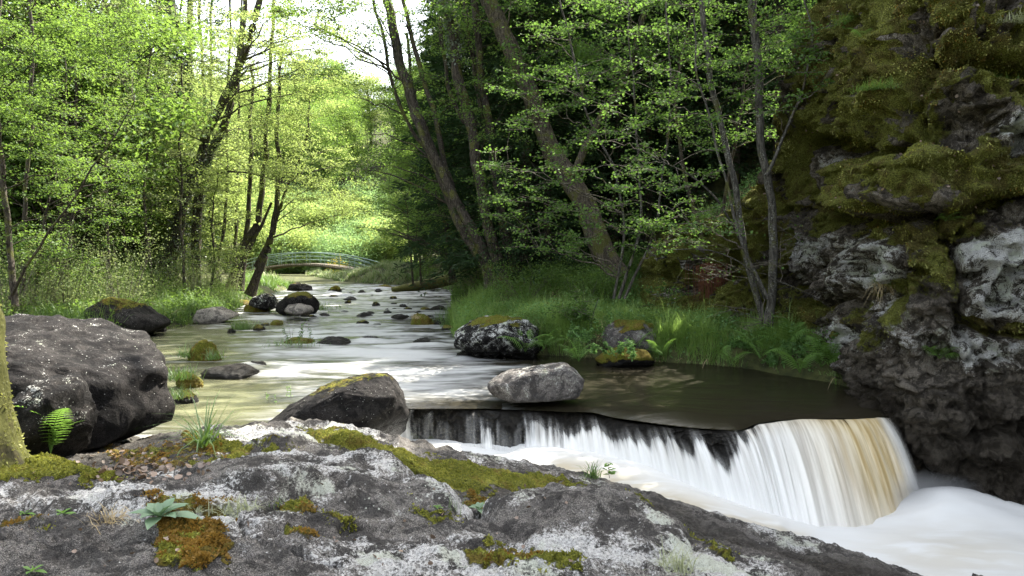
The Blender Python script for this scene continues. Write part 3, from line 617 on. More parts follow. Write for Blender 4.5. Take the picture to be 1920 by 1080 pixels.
M['water'] = water_mat(); M['foam'] = foam_mat(); M['fall'] = fall_mat()
lip_px = [(735, 757), (800, 757), (860, 757), (915, 757), (1000, 760), (1060, 763), (1110, 768), (1160, 777), (1230, 786), (1300, 792), (1360, 795), (1390, 795), (1420, 784), (1470, 777), (1540, 775), (1600, 774), (1650, 772), (1690, 768)]
lip = np.array([G(a, b, 0)[:2] for a, b in lip_px])
foot_px = [(735, 826, -.5), (800, 828, -.5), (862, 836, -.5), (918, 842, -.51), (1005, 848, -.52), (1070, 854, -.53), (1125, 866, -.55), (1185, 884, -.6), (1262, 906, -.66), (1345, 938, -.75), (1412, 962, -.84), (1445, 974, -.88), (1478, 985, -.93), (1532, 995, -.98), (1608, 990, -1.02), (1672, 970, -1.03), (1722, 950, -1.03), (1760, 940, -1.03)]
foot = np.array([G(a, b, c) for a, b, c in foot_px])
lx = catmull(lip, 12); lk = np.linspace(0, 1, len(lx)); fxx = catmull(foot, 12); fk = np.linspace(0, 1, len(fxx))
def yf(x):
    return np.where(x < -1.72, 6.0, np.interp(x, lx[:, 0], lx[:, 1]))
wx = axis((-30, -13, 60), (-13, -2.2, 260), (-2.2, 7.2, 340)); wv = np.linspace(0, 1, 520)
WX = np.repeat(wx[:, None], len(wv), 1); y0 = yf(wx)[:, None]; WY = np.maximum(6.*(85/6.)**wv[None], y0)
WZ = zw(WY); WP = np.stack([WX, WY, WZ], -1); px, py = proj(WP)
dlip = (WY-y0)*(WX > -1.7)+9*(WX <= -1.7)
WZ = WZ-.07*np.exp(-dlip/.22)
q = np.stack([WX*.45, WY*1.1, 0*WX], -1)
WZ = WZ+.018*fbm(q*1.2, 3, seed=201)*sst(0, .6, dlip)+.01*fbm(q*np.array([3, 3, 1]), 2, seed=203)*sst(12, 15, WY)
foam = .5+.15*fbm(q*.7, 2, seed=207)
def blob(cx, cy, rx, ry): return np.exp(-((px-cx)/rx)**2-((py-cy)/ry)**2)
foam = foam-.55*blob(330, 640, 130, 40)-.6*blob(380, 750, 150, 50)-.35*blob(500, 610, 60, 8)
foam = foam-.18*blob(560, 720, 190, 45)+.12*blob(620, 705, 160, 28)+.5*blob(760, 670, 90, 14)+.5*blob(700, 625, 130, 8)+.45*blob(560, 690, 40, 12)+.3*blob(790, 720, 90, 20)+.3*blob(600, 745, 120, 20)  # foam cut left of centre to tone down the overbright sunlit water
foam = foam+.45*blob(760, 575, 80, 10)+.3*blob(720, 552, 100, 4)+.3*blob(640, 660, 120, 10)
foam = foam-.35*blob(760, 600, 90, 5)-.45*blob(790, 622, 60, 5)
rightdark = sst(880, 1160, px)*sst(640, 668, py+.0*px); foam = foam-.95*rightdark
foam = foam+.35*blob(1300, 705, 120, 8)*0
foam = foam-.5*sst(.5, .0, dlip)*(px < 940)*(px > 740)+.12*sst(.8, .1, dlip)*(px > 1100)*(px < 1400)
for bx_, by_, hx, hy, hh in [(468, 690, 26, 8, .1), (520, 698, 45, 9, .07), (425, 700, 60, 6, .05), (690, 637, 30, 4, .05), (800, 645, 40, 5, .06), (865, 672, 26, 5, .05), (740, 650, 60, 4, .03), (500, 665, 24, 5, .05), (660, 655, 30, 4, .04),
                             (630, 690, 60, 8, .035), (760, 690, 60, 8, .03), (560, 660, 40, 5, .04), (1250, 770, 90, 14, .06), (1120, 765, 40, 8, .03)]:
    b = blob(bx_, by_, hx, hy); WZ = WZ+hh*b; foam = foam+(.5*b*sst(by_-2, by_+4, py) if bx_ < 1000 else 0)
for k in range(90):                                   # small standing waves in the far riffle
    yy = 14+28*RND.random()**.9; a, b = xl(yy)+.6, xr(yy)-.4; xx = a+(b-a)*RND.random()
    e = np.exp(-((WX-xx)/(.25+.5*RND.random()))**2-((WY-yy)/(.1+.006*yy))**2); WZ = WZ+.035*e*(.5+yy/40); foam = foam+.35*e
foam = foam+sst(13.5, 17, WY)*(.55*fbm(np.stack([WX*1.1, WY*2.2, 0*WX], -1), 4, .6, seed=231)-.02)+sst(10, 12, WY)*sst(15, 13, WY)*.3*fbm(np.stack([WX*.9, WY*2.6, 0*WX], -1), 3, seed=233)
shal_refl = np.clip(blob(340, 640, 170, 40)+blob(370, 750, 150, 60)+.6*blob(500, 600, 80, 10), 0, 1)  # olive tint: shallow bed plus green tree reflections painted into the colour
nodes = np.stack([WX, WY, WZ], -1)
wtr = struct('river_water', nodes, gridf(*nodes.shape[:2]), M['water'], attrs={'foam': foam, 'shal_refl': shal_refl}, uv=np.stack([WX, WY], -1).reshape(-1, 2))
# ledge of rock behind the fall, then the curtain in front of it
nu, nv = 620, 90; u = np.linspace(0, 1, nu); un = np.stack([u*22, 0*u, 0*u], -1)
L3 = np.stack([np.interp(u, lk, lx[:, 0]), np.interp(u, lk, lx[:, 1])], 1)
L3[:, 1] += .05*fbm(un, 4, seed=241)-.02
F3 = np.stack([np.interp(u, fk, fxx[:, i]) for i in range(3)], 1)
v = np.linspace(0, 1.12, nv)
D = F3[:, None, :2]-L3[:, None]; drop = F3[:, 2][:, None]+.07
hh = np.clip(v, 0, 2)[None]
XYc = L3[:, None]+D*hh[..., None]; Zc = -.07+drop*hh**1.55
upx, _ = proj(np.concatenate([L3, 0*L3[:, :1]], 1)); upx = upx[:, None]
al_ = np.cumsum(np.r_[0, np.hypot(*np.diff(L3, axis=0).T)])[:, None]
# rough rock behind
Rk = np.stack([XYc[..., 0], XYc[..., 1]+.0*hh, Zc-.02], -1)
dirn = -unit(D); back_ = .13+.06*hh
Rk[..., :2] += dirn*back_[..., None]
rn = .12*fbm(np.stack([Rk[..., 0]*1.9, Rk[..., 1]*1.6, Rk[..., 2]*1.8], -1), 4, seed=211)+.05*fbm(Rk*6, 4, .6, seed=213)
Rk[..., :2] += -dirn*rn[..., None]
lump = np.exp(-((upx-960)/46)**2)*sst(0, .25, hh)*.16; Rk[..., :2] += -dirn*lump[..., None]
fr_ = struct('ledge_rock', Rk, gridf(nu, nv), M['rock_river'], attrs={'wet': np.ones(Rk.shape[:2])*.9, 'lich': -np.ones(Rk.shape[:2]), 'moss': np.zeros(Rk.shape[:2])})
uvn = np.stack([al_+0*hh, np.ones_like(al_)*hh*.8], -1)
st = fbm(np.stack([al_*9+0*hh, hh*.5+0*al_, 0*hh+0*al_], -1), 3, seed=217)
Fp = np.stack([XYc[..., 0], XYc[..., 1], Zc], -1); Fp[..., :2] += -dirn*(.03*st*sst(.05, .5, hh)+.02+lump*.9)[..., None]
dens = np.interp(upx[:, 0], [740, 760, 775, 795, 890, 912, 925, 945, 965, 1000, 1040, 1090, 1150, 1260, 1385, 1400, 1640, 1700], [.9, .75, .2, .05, .05, .7, .3, .1, .1, .6, .45, .6, .5, .56, .74, .98, 1.1, 1.1])[:, None]
ng = 1.35*fbm(np.stack([al_*3.1, 0*al_, 0*al_], -1), 4, seed=219)
dens = dens+(.5-.28*(upx < 1050))*sst(.35, 1, hh)-.75*(1-sst(.05, .55, hh+.3*ng))*((upx > 775) & (upx < 1395))+.2*ng
dens = dens-.35*sst(.35, .05, hh)*(upx >= 1395)
tanv = (.55*sst(1420, 1580, upx+120*hh*0)+.5*np.exp(-((upx-1600)/34)**2)+.12)*(1-.75*sst(1632, 1655, upx))*(1-.35*sst(.6, 1.1, hh))+.25*sst(.3, 0, hh)*(upx > 1395)
tanv = np.clip(tanv*(upx > 1000), 0, 1)
struct('waterfall', Fp, gridf(nu, nv), M['fall'], attrs={'dens': dens, 'tan': tanv, 'fade': .97*sst(1668, 1640, upx+0*hh), 'mist': sst(.35, 1., hh)*(upx > 0)}, uv=uvn.reshape(-1, 2))
# churning white water below the fall
lows = [(600, 835, -.55), (800, 830, -.5), (950, 832, -.48), (1000, 850, -.46), (1080, 870, -.48), (1200, 905, -.56), (1300, 925, -.62), (1400, 970, -.8), (1500, 1005, -.92), (1560, 1030, -1.0), (1700, 1080, -1.1),
        (1600, 985, -.98), (1700, 960, -.98), (1760, 938, -.9), (1850, 945, -.93), (1930, 965, -1.0), (2100, 960, -1.05), (1900, 1080, -1.12), (2100, 1080, -1.15), (1700, 930, -1.02), (1100, 835, -.5), (1300, 880, -.7), (1450, 930, -.9)]
lp = np.array([G(a, b, c) for a, b, c in lows])
lp = np.vstack([lp, [[3, 10, -1], [6, 10, -1.05], [9, 9, -1.1], [9, 5, -1.2], [5, 4, -1.3], [0, 6.5, -.8], [-2, 8, -.6]]])
gx = np.linspace(-2, 10.5, 420); gyy = np.linspace(4.6, 10.0, 300); GX_, GY_ = np.meshgrid(gx, gyy, indexing='ij')
qz = np.stack([GX_, GY_], -1); LZ = tps(lp[:, :2], lp[:, 2], qz, .02); q = np.stack([GX_, GY_, 0*GX_], -1)
LZ = LZ+.045*fbm(q*np.array([.8, 1.8, 1]), 2, seed=221)+.006*fbm(q*np.array([2, 5, 1]), 2, seed=223)
FPt = np.stack([GX_, GY_, LZ], -1); px, py = proj(FPt)
LZ = LZ+.14*np.exp(-((px-1765)/90)**2-((py-945)/30)**2)+.05*np.exp(-((pline(px, py, [(980, 848), (1100, 868), (1230, 905), (1350, 950), (1460, 990)]))/16)**2)
tn = .95*np.exp(-(pline(px, py, [(1050, 885), (1180, 915), (1280, 948), (1400, 992), (1500, 1018)])/20)**2)+.55*np.exp(-((px-1790)/170)**2-((py-1040)/50)**2)+.3*np.exp(-((px-1100)/200)**2-((py-880)/20)**2)
al = np.ones_like(tn)
FPt = np.stack([GX_, GY_, LZ], -1)
struct('lower_river_foam', FPt, gridf(len(gx), len(gyy)), M['foam'], attrs={'tan': np.clip(tn, 0, 1), 'alpha': al}, uv=qz.reshape(-1, 2))

# ------------------------------------------------------------------ boulders
def ico(n=6):
    bm = bmesh.new(); bmesh.ops.create_icosphere(bm, subdivisions=n, radius=1)
    V = np.array([v.co[:] for v in bm.verts]); F = np.array([[v.index for v in f.verts] for f in bm.faces]); bm.free(); return V, F
ICO = {k: ico(k) for k in (3, 4, 5, 6)}
def boulder_mesh(V, F, seed, mat, name, cen, amp, mossv, lichv, wetz, scale, rust=.3):
    q = V+seed*3.1
    n = .5*fbm(q*.9/scale, 3, seed=seed)+.22*fbm(q*2.6/scale, 4, .55, seed=seed+7)+.05*fbm(q*10/scale, 3, .6, seed=seed+9)
    f1, f2, ci = worley(q*1.5/scale, seed % 9)
    n = n+.32*(ci-.5)-.18*np.exp(-((f2-f1)/.05)**2)
    N = unit(V-cen)
    V = V+N*(n*amp)[:, None]
    rg_ = np.random.default_rng(seed); ext = V.max(0)-V.min(0)
    for k in range(11):
        nn_ = unit(rg_.normal(size=3)*np.array([1, 1, .8])); d_ = ((V-cen)/ext)@nn_; lim = d_.max()*rg_.uniform(.66, .9)
        V = V-(np.clip(d_-lim, 0, None)*.8)[:, None]*nn_*ext
    V = V+N*(amp*(.16*fbm(q*7/scale, 4, .6, seed=seed+19)+.1*(1-2*np.abs(fbm(q*3/scale, 3, seed=seed+23)))))[:, None]
    upn = N[:, 2]
    a = {'moss': mossv*sst(.1 if mossv < .78 else -.45, .75 if mossv < .78 else .3, upn+.25*fbm(q*2/scale, 3, seed=seed+3)), 'lich': lichv+.25*upn, 'wet': np.clip(sst(wetz+.22, wetz+.02, V[:, 2])+.6*sst(.1, -.5, upn), 0, 1), 'rust': np.full(len(V), rust)}  # wet: band at the waterline, plus darker glossier undersides
    o = mk(name, V, F, M[mat], attrs=a); return origin(o, (cen[0], cen[1], cen[2]))
def outline_boulder(poly, Yd, thick, name, mat, seed, amp=.1, moss=0., lich=0., wetz=-9., n=6, label='', cat='boulder', group=None, back=None, rust=.3, cut=1.):
    W = np.array([P(a, b, Yd) for a, b in poly]); c = (W.min(0)+W.max(0))/2
    th_ = np.linspace(-np.pi, np.pi, 361); R = np.zeros(361); pts = W[:, [0, 2]]-c[[0, 2]]
    for i, t in enumerate(th_):
        d = np.array([math.cos(t), math.sin(t)]); best = .02
        for k in range(len(pts)):
            a = pts[k]; b = pts[(k+1) % len(pts)]; e = b-a; den = d[0]*e[1]-d[1]*e[0]
            if abs(den) < 1e-9: continue
            s = (a[0]*e[1]-a[1]*e[0])/den; r = (a[0]*d[1]-a[1]*d[0])/den
            if s > 0 and -1e-6 <= r <= 1+1e-6: best = max(best, s)
        R[i] = best
    R = np.convolve(np.pad(R[:-1], 4, 'wrap'), np.ones(5)/5, 'same')[4:-4]; R = np.r_[R, R[0]]
    V, F = ICO[n]; rho = np.hypot(V[:, 0], V[:, 2]); t = np.arctan2(V[:, 2], V[:, 0]); r = np.interp(t, th_, R)*rho**.55
    y = np.sign(V[:, 1])*np.abs(V[:, 1])**.8*thick
    V2 = np.stack([c[0]+r*np.cos(t), Yd+y, c[2]+r*np.sin(t)], 1)
    # keep the silhouette: scale toward the line of sight with depth (perspective of a real solid is left as it is)
    sc = .5*(W[:, 0].max()-W[:, 0].min())
    o = boulder_mesh(V2, F, seed, mat, name, c, amp, moss, lich, wetz, max(sc, .3), rust)
    return tag(o, label, cat, group)
outline_boulder([(-260, 640), (-120, 590), (0, 580), (60, 584), (130, 596), (210, 622), (285, 652), (312, 676), (318, 700), (312, 722), (325, 755), (312, 792), (270, 808), (225, 818), (160, 832), (150, 862), (90, 872), (-60, 872), (-260, 860)], 6.6, 1.15,
                'boulder', 'rock_dark', 3, .2, .12, -.02, -9, 6, 'huge dark granite boulder with white lichen spots at the left edge')
outline_boulder([(60, 730), (80, 712), (120, 708), (150, 724), (156, 790), (150, 868), (100, 880), (58, 868), (50, 800)], 5.5, .35, 'boulder', 'rock_dark', 8, .08, .1, .05, -9, 5, 'dark upright block behind the fern under the huge left boulder')
outline_boulder([(490, 800), (560, 752), (600, 728), (650, 712), (690, 703), (732, 705), (750, 735), (762, 775), (760, 822), (700, 850), (560, 850)], 8.75, .75, 'boulder', 'rock_dark', 12, .09, .5, -.1, -.1, 6, 'dark wet boulder with mossy top at the left end of the waterfall')
outline_boulder([(906, 730), (925, 711), (960, 697), (1040, 684), (1085, 681), (1106, 694), (1114, 716), (1106, 737), (1085, 748), (1010, 757), (940, 757), (922, 745)], 9.75, .5, 'boulder', 'rock_mid', 17, .07, .4, .3, -.12, 6, 'flat pale grey slab boulder lying on the lip of the waterfall', rust=0.)
outline_boulder([(855, 650), (862, 622), (890, 597), (930, 590), (975, 600), (1005, 615), (1015, 650), (1005, 672), (960, 672), (880, 666)], 14.0, .8, 'boulder', 'rock_dark', 22, .2, .7, .4, .05, 6, 'mossy brown boulder with white specks on the right bank by the riffle', rust=.05)
outline_boulder([(1120, 640), (1135, 612), (1165, 600), (1205, 602), (1235, 618), (1250, 655), (1180, 668), (1125, 662)], 13.7, .5, 'boulder', 'rock_mid', 27, .12, .65, .2, 0, 5, 'grey boulder with a mossy cap among ferns on the right bank')
outline_boulder([(1105, 684), (1130, 660), (1170, 648), (1210, 656), (1232, 680), (1180, 692), (1120, 692)], 12.9, .4, 'boulder', 'rock_dark', 29, .06, .95, -.2, -.05, 5, 'low yellow mossy boulder at the waterline below the grey moss capped boulder')
outline_boulder([(150, 612), (185, 575), (215, 560), (250, 572), (290, 596), (322, 618), (310, 634), (200, 645)], 17.0, .9, 'boulder', 'rock_dark', 33, .14, .55, -.1, 0, 5, 'brown mossy wedge shaped boulder on the left bank beside the pool', rust=.2)
outline_boulder([(365, 600), (378, 580), (410, 576), (440, 588), (448, 604), (410, 612), (372, 610)], 20.5, .6, 'boulder', 'rock_pale', 37, .05, .05, .1, -.2, 5, 'smooth pale beige boulder on the left bank')
outline_boulder([(520, 590), (528, 566), (545, 549), (570, 546), (590, 560), (602, 582), (580, 592)], 23.0, .7, 'boulder', 'rock_dark', 41, .08, .75, -.1, -.1, 5, 'dark mossy boulder just behind the small pale mid river rock')
outline_boulder([(529, 584), (536, 572), (560, 569), (582, 574), (588, 584), (575, 591), (540, 592)], 21.4, .35, 'boulder', 'rock_pale', 43, .04, .15, .1, -.3, 4, 'small pale rounded rock in front of the dark mossy mid river boulder')
outline_boulder([(468, 575), (478, 556), (500, 550), (520, 556), (528, 574), (500, 582)], 24.0, .6, 'boulder', 'rock_dark', 47, .08, .5, .3, -.1, 5, 'mossy boulder with grey lichen top left of the mid river rocks')
# river rocks: x0, x1, ytop, ybase, moss, material, label
RR = [(345, 408, 643, 682, .75, 'rock_dark', 'dark mossy cone of rock with grass tufts in the left pool'),
      (355, 488, 688, 712, .1, 'rock_river', 'long low wet black ledge rock breaking the surface of the left pool'),
      (452, 498, 680, 696, 0, 'rock_river', 'smooth wet rock with water curling over it beside the long black ledge'),
      (318, 376, 700, 727, .9, 'rock_river', 'yellow mossy hummock rock at the edge of the left pool'),
      (316, 366, 733, 757, .6, 'rock_river', 'low mossy rock right of the huge boulder, nearest one in the pool'),
      (585, 655, 631, 647, .15, 'rock_river', 'flat dark slab rock right of the grassy islet'),
      (525, 588, 636, 650, .9, 'rock_river', 'grassy green islet rock in the middle of the river'),
      (768, 812, 588, 612, .8, 'rock_dark', 'round mossy rock with brown grass cap in the river'),
      (724, 764, 592, 602, .1, 'rock_river', 'low black rock left of the round mossy rock'),
      (665, 698, 589, 598, .3, 'rock_river', 'small dark rounded rock alone in the upper riffle'),
      (663, 691, 602, 611, .5, 'rock_river', 'small mossy rock in front of the dark rounded one in the riffle'),
      (696, 716, 608, 613, 0, 'rock_river', 'tiny wet rock barely above the riffle'),
      (812, 842, 598, 612, .4, 'rock_river', 'dark rock right of the round mossy rock'),
      (823, 854, 610, 622, .6, 'rock_river', 'rock with bright green grass tuft by the right bank'),
      (772, 812, 637, 651, 0, 'rock_river', 'wet black rock with foam spilling round it near the right bank'),
      (665, 712, 631, 640, 0, 'rock_river', 'flat wet rock with water flowing over its top'),
      (855, 884, 662, 674, 0, 'rock_river', 'shiny wet rock at the foot of the right bank boulder'),
      (422, 440, 618, 627, .4, 'rock_river', 'dark rock left of the tall grass tuft in the river'),
      (468, 494, 609, 623, .5, 'rock_river', 'dark mossy rock right of the tall grass tuft in the river'),
      (485, 506, 608, 614, .5, 'rock_river', 'small rock between the tuft and the mid river boulders'),
      (504, 528, 602, 613, .7, 'rock_river', 'round mossy rock upstream of the tall grass tuft'),
      (592, 616, 590, 597, .2, 'rock_river', 'flat dark rock right of the mid river boulders'),
      (560, 580, 600, 605, 0, 'rock_river', 'tiny black rock right of the round mossy rock upstream'),
      (535, 582, 534, 549, .4, 'rock_dark', 'big flat topped dark rock at the far end of the river'),
      (614, 640, 540, 552, .6, 'rock_river', 'mossy rock at the head of the riffle, left'),
      (640, 668, 560, 567, .3, 'rock_river', 'dark flat rock in the white far riffle'),
      (612, 632, 556, 563, .5, 'rock_river', 'small green topped rock in the far riffle, left'),
      (668, 684, 547, 553, .3, 'rock_river', 'small dark rock in the middle of the far riffle'),
      (700, 716, 545, 551, .2, 'rock_river', 'small dark rock at right of the far riffle'),
      (700, 736, 538, 545, .8, 'rock_dark', 'low mossy rock below the bridge abutment'),
      (786, 806, 579, 585, .8, 'rock_river', 'tiny mossy rock upstream of the round mossy rock'),
      (800, 838, 577, 586, .1, 'rock_river', 'low dark rocks patch by the right bank upstream'),
      (420, 470, 566, 577, .7, 'rock_dark', 'low mossy rock on the left bank near the pale boulder'),
      (450, 504, 572, 590, .8, 'rock_dark', 'long low mossy rock left of the mid river boulders'),
      (60, 100, 570, 582, .9, 'rock_dark', 'small bright mossy rock under the left shrubs'),
      (240, 300, 598, 626, .3, 'rock_dark', 'dark wet rock at the waterline below the brown wedge boulder'),
      (1000, 1070, 622, 668, .5, 'rock_dark', 'brown mossy rock with dry grass between the two right bank boulders')]
rq = np.random.default_rng(77)
for k in range(34):
    yb = 545+rq.random()**1.3*55; f_ = (yb-540)/60; x0 = rq.uniform(640-90*f_, 835+5*f_); w_ = rq.uniform(8, 20)*(.6+f_*.6); RR.append((x0, x0+w_, yb-w_*rq.uniform(.22, .4), yb, rq.random()*.6, 'rock_river', 'small dark stone poking out of the far riffle'))
for i, (x0, x1, yt, yb, ms, mt, lb) in enumerate(RR):
    c = G((x0+x1)/2, yb-1, zw(20)*0+(.05 if yb < 650 else 0)); Yc = c[1]; wd = (x1-x0)/FPX*Yc; hgt = (yb-yt)/FPX*Yc*1.02
    V, F = ICO[5 if yb > 625 else 4]; dpth = wd*.42
    V = V*np.array([wd/2, dpth, hgt]); V[:, 2] = np.where(V[:, 2] < 0, V[:, 2]*.6-.05, V[:, 2]); V = V+np.array([c[0], Yc+dpth*.9, 0.])+[0, 0, float(zw(Yc))-.02]
    cen = np.array([c[0], Yc+dpth*.9, float(zw(Yc))-.02]); sc = max(wd*.5, .12)
    o = boulder_mesh(V, F, 60+i*3, mt, 'river_rock', cen, min(hgt, wd)*.42, ms*1.15, -.3+.3*(mt == 'rock_dark'), float(zw(Yc))-.0, sc); tag(o, lb, 'rock', 'stones scattered through the far riffle' if lb.startswith('small dark stone poking') else None)

# ------------------------------------------------------------------ trees
def tree(name, label, cat, stems, blobs, leaf='leaf_mid', bark='bark', lsize=.06, per=130, R=.7, tpl=LEAF4, group=None, ivy=None, seed=0, limbfrac=.18, twigs=6, flat=.22, base=None, bare=0, jit=.03, tw=1., up=None, flare=.5, limbr=.028):
    """stems: lists of (px, py, depth, radius); blobs: (px, py, depth, half-width, half-depth, half-height, clusters)"""
    rng = np.random.default_rng(seed+100)
    paths = []
    for st in stems:
        p = np.array([P(a, b, d) for a, b, d, r in st]); r = np.array([s[3] for s in st])
        cpth = catmull(p, 9); rr = np.interp(np.linspace(0, 1, len(cpth)), np.linspace(0, 1, len(r)), r)
        cpth = cpth+np.stack([fbm(cpth*.8+7, 2, seed=seed), fbm(cpth*.8+31, 2, seed=seed), 0*rr], 1)*jit*4*np.linspace(.2, 1, len(rr))[:, None]
        paths.append((cpth, rr))
    b0 = paths[0][0][0].copy() if base is None else np.array(base)
    root = empty(name, b0, label, cat, group)
    for k, (c, r) in enumerate(paths):
        V, F = tube(c, r, 14 if r.max() > .09 else 8, .1, seed+k, flare if r.max() > .09 else .2)
        mk('trunk', V-b0, F, M[bark], root)
    TP = np.concatenate([np.c_[c, r] for c, r in paths]); LP = [TP[:, :3]]; LR = [TP[:, 3]]
    cen = []; wgt = []
    for a, b, d, rx, ry, rz, n in blobs:
        e = rng.normal(size=(n, 3)); e = unit(e)*rng.random((n, 1))**.42; cen.append(P(a, b, d)+e*np.array([rx, ry, rz]))
    cen = np.concatenate(cen) if cen else np.zeros((0, 3)); n = len(cen)
    if not n: return root
    order = rng.permutation(n); nl = max(2, int(n*limbfrac)); A = []; B = []; ra = []; rb = []
    def connect(c, pts, rad, rmax, segs):
        hd = np.hypot(pts[:, 0]-c[0], pts[:, 1]-c[1]); vz = c[2]-pts[:, 2]
        sc = hd+1.2*np.abs(vz-.35*hd)+3*np.maximum(-vz-.1, 0)*.3
        i = np.argmin(sc); p0 = pts[i]; L = np.linalg.norm(c-p0)
        p1 = p0+(c-p0)*.5+np.array([0, 0, .14*L])+rng.normal(size=3)*.07*L
        t = np.linspace(0, 1, segs+1)[:, None]; q = (1-t)**2*p0+2*t*(1-t)*p1+t*t*c
        q[1:-1] += rng.normal(size=(segs-1, 3))*.018*L*min(1, 2/L if L > 0 else 1)
        r0 = min(rad[i]*.6, rmax, .006+.009*L); rr = np.linspace(r0, .0035, segs+1)
        A.append(q[:-1]); B.append(q[1:]); ra.append(rr[:-1]); rb.append(rr[1:]); return q, rr
    for j in order[:nl]:
        q, rr = connect(cen[j], LP[0], LR[0], limbr*2, 10); LP.append(q[2:]); LR.append(rr[2:])
    AP = np.concatenate(LP); AR = np.concatenate(LR)
    for j in order[nl:]: connect(cen[j], AP, np.maximum(AR, .006), .014, 6)
    # twigs radiating in each cluster, leaves along the twigs
    az = rng.uniform(0, 2*np.pi, (n, twigs)); Rr = R*rng.uniform(.5, 1.15, (n, twigs))
    dirs = np.stack([np.cos(az), np.sin(az), rng.normal(size=(n, twigs))*flat+.12], -1)
    E = cen[:, None]+dirs*Rr[..., None]; E[..., 2] -= .1*Rr
    A.append(np.repeat(cen[:, None], twigs, 1).reshape(-1, 3)); B.append(E.reshape(-1, 3)); ra.append(np.full(n*twigs, .0045*tw)); rb.append(np.full(n*twigs, .0015*tw))
    V, F = prisms(np.concatenate(A)-b0, np.concatenate(B)-b0, np.concatenate(ra), np.concatenate(rb), 4)
    mk('branches', V, F, M['twig' if bark != 'bark' else 'bark'], root)
    k = max(1, per//twigs); t = rng.random((n, twigs, k, 1))**.75
    pos = cen[:, None, None]*(1-t)+E[:, :, None]*t+rng.normal(size=(n, twigs, k, 3))*np.array([1, 1, .55])*R*.13
    nkeep = rng.random(n) > bare; pos = pos[nkeep]
    cb_ = np.repeat(rng.normal(size=nkeep.sum())*.22, twigs*k); pos = pos.reshape(-1, 3)
    s = lsize*rng.uniform(.55, 1.25, len(pos))
    V, F, kk = leaves(pos-b0, s, tilt=.55, tpl=tpl, rng=rng)
    tt = np.clip(.45+cb_+.22*rng.normal(size=len(pos)), 0, 1)
    mk('crown', V, F, M[leaf], root, False, {'tint': np.repeat(tt, kk)})
    if ivy is not None:
        for k, dens, y0, y1 in ivy:
            c, r = paths[k]; m = int(dens*len(c)); i = rng.integers(int(y0*len(c)), max(int(y1*len(c)), 1+int(y0*len(c))), m)
            a_ = rng.uniform(0, 2*np.pi, m); D = np.stack([np.cos(a_), np.sin(a_), rng.normal(size=m)*.4], 1)
            pos = c[np.clip(i, 0, len(c)-1)]+D*(r[np.clip(i, 0, len(c)-1)]*rng.uniform(1, 1.8, m))[:, None]+rng.normal(size=(m, 3))*.08
            V, F, kk = leaves(pos-b0, rng.uniform(.05, .1, m), up=D, tilt=.5, rng=rng)
            mk('ivy', V, F, M['leaf_ivy'], root, False, {'tint': np.repeat(rng.random(m), kk)})
    return root
def st_(pts, d, r0, r1):
    n = len(pts); dd = d if isinstance(d, (tuple, list)) else (d, d)
    return [(a, b, dd[0]+(dd[1]-dd[0])*i/(n-1), r0+(r1-r0)*i/(n-1)) for i, (a, b) in enumerate(pts)]
TREES = []
def T(*a, **k): TREES.append((a, k))
# ---- left bank
T('alder_tree', 'thin stemmed alder at the far left edge with a spray of small leaves', 'tree', [st_([(30, 575), (18, 480), (8, 400), (3, 280), (-6, 60), (-10, -120)], 15, .07, .03), st_([(30, 570), (14, 440), (0, 300), (-30, 120)], 15, .05, .02), st_([(20, 560), (60, 480), (165, 330), (250, 190)], (15, 13.5), .035, .008)],
  [(40, 330, 15, 1.6, 1.4, 1.7, 24), (110, 180, 14.5, 2.0, 1.5, 1.6, 34), (30, 40, 14, 1.6, 1.5, 1.4, 28), (210, 60, 14, 1.6, 1.3, 1.2, 22)], leaf='leaf_mid', lsize=.06, per=150, R=.5, seed=1)
T('alder_tree', 'slender double stemmed alder just right of the left edge alder', 'tree', [st_([(43, 575), (46, 440), (50, 330), (57, 200), (60, 0), (62, -140)], 17, .06, .03), st_([(66, 575), (78, 440), (92, 370), (120, 240), (130, 100)], 17, .045, .015)],
  [(130, 400, 17, 1.8, 1.5, 1.6, 24), (170, 270, 17.5, 2.0, 1.5, 1.6, 30), (90, 100, 17, 2., 1.6, 1.6, 32), (60, 480, 16.5, 1.3, 1, .9, 18)], leaf='leaf_mid', lsize=.062, per=140, R=.55, seed=2)
T('birch_tree', 'pale straight trunk rising at the upper left behind the alder leaves', 'tree', [st_([(172, 560), (168, 400), (165, 200), (166, 60), (166, -120)], 24, .12, .08)], [(190, 350, 24, 2.6, 2, 2.6, 40), (240, 150, 24, 2.6, 2, 2.2, 36), (110, 20, 24, 3, 2, 1.6, 32)], bark='bark_grey', leaf='leaf_mid', lsize=.075, per=130, R=.75, seed=3)
T('ash_tree', 'dark leaning ivy clad trunk left of the vertical ivy trunk', 'tree', [st_([(225, 560), (245, 480), (264, 400), (275, 310), (285, 223), (300, 160), (316, 60), (330, -80)], 31, .26, .15)],
  [(250, 300, 31, 3.2, 2.5, 2.6, 34), (200, 180, 31, 3.2, 2.5, 2.6, 34), (380, 60, 31, 3.0, 2.5, 2.2, 30)], leaf='leaf_dark', lsize=.1, per=120, R=.9, ivy=[(0, 60, .2, .95)], seed=4)
T('ash_tree', 'upright ivy covered trunk between the two leaning dark trunks', 'tree', [st_([(325, 540), (334, 440), (347, 337), (350, 250), (353, 155), (357, 0), (360, -120)], 33, .17, .11)],
  [(370, 160, 33, 2.8, 2.5, 2.6, 26), (420, 20, 33, 3, 2.5, 2, 26)], leaf='leaf_bright', lsize=.085, per=120, R=.9, ivy=[(0, 55, .1, 1)], seed=5)
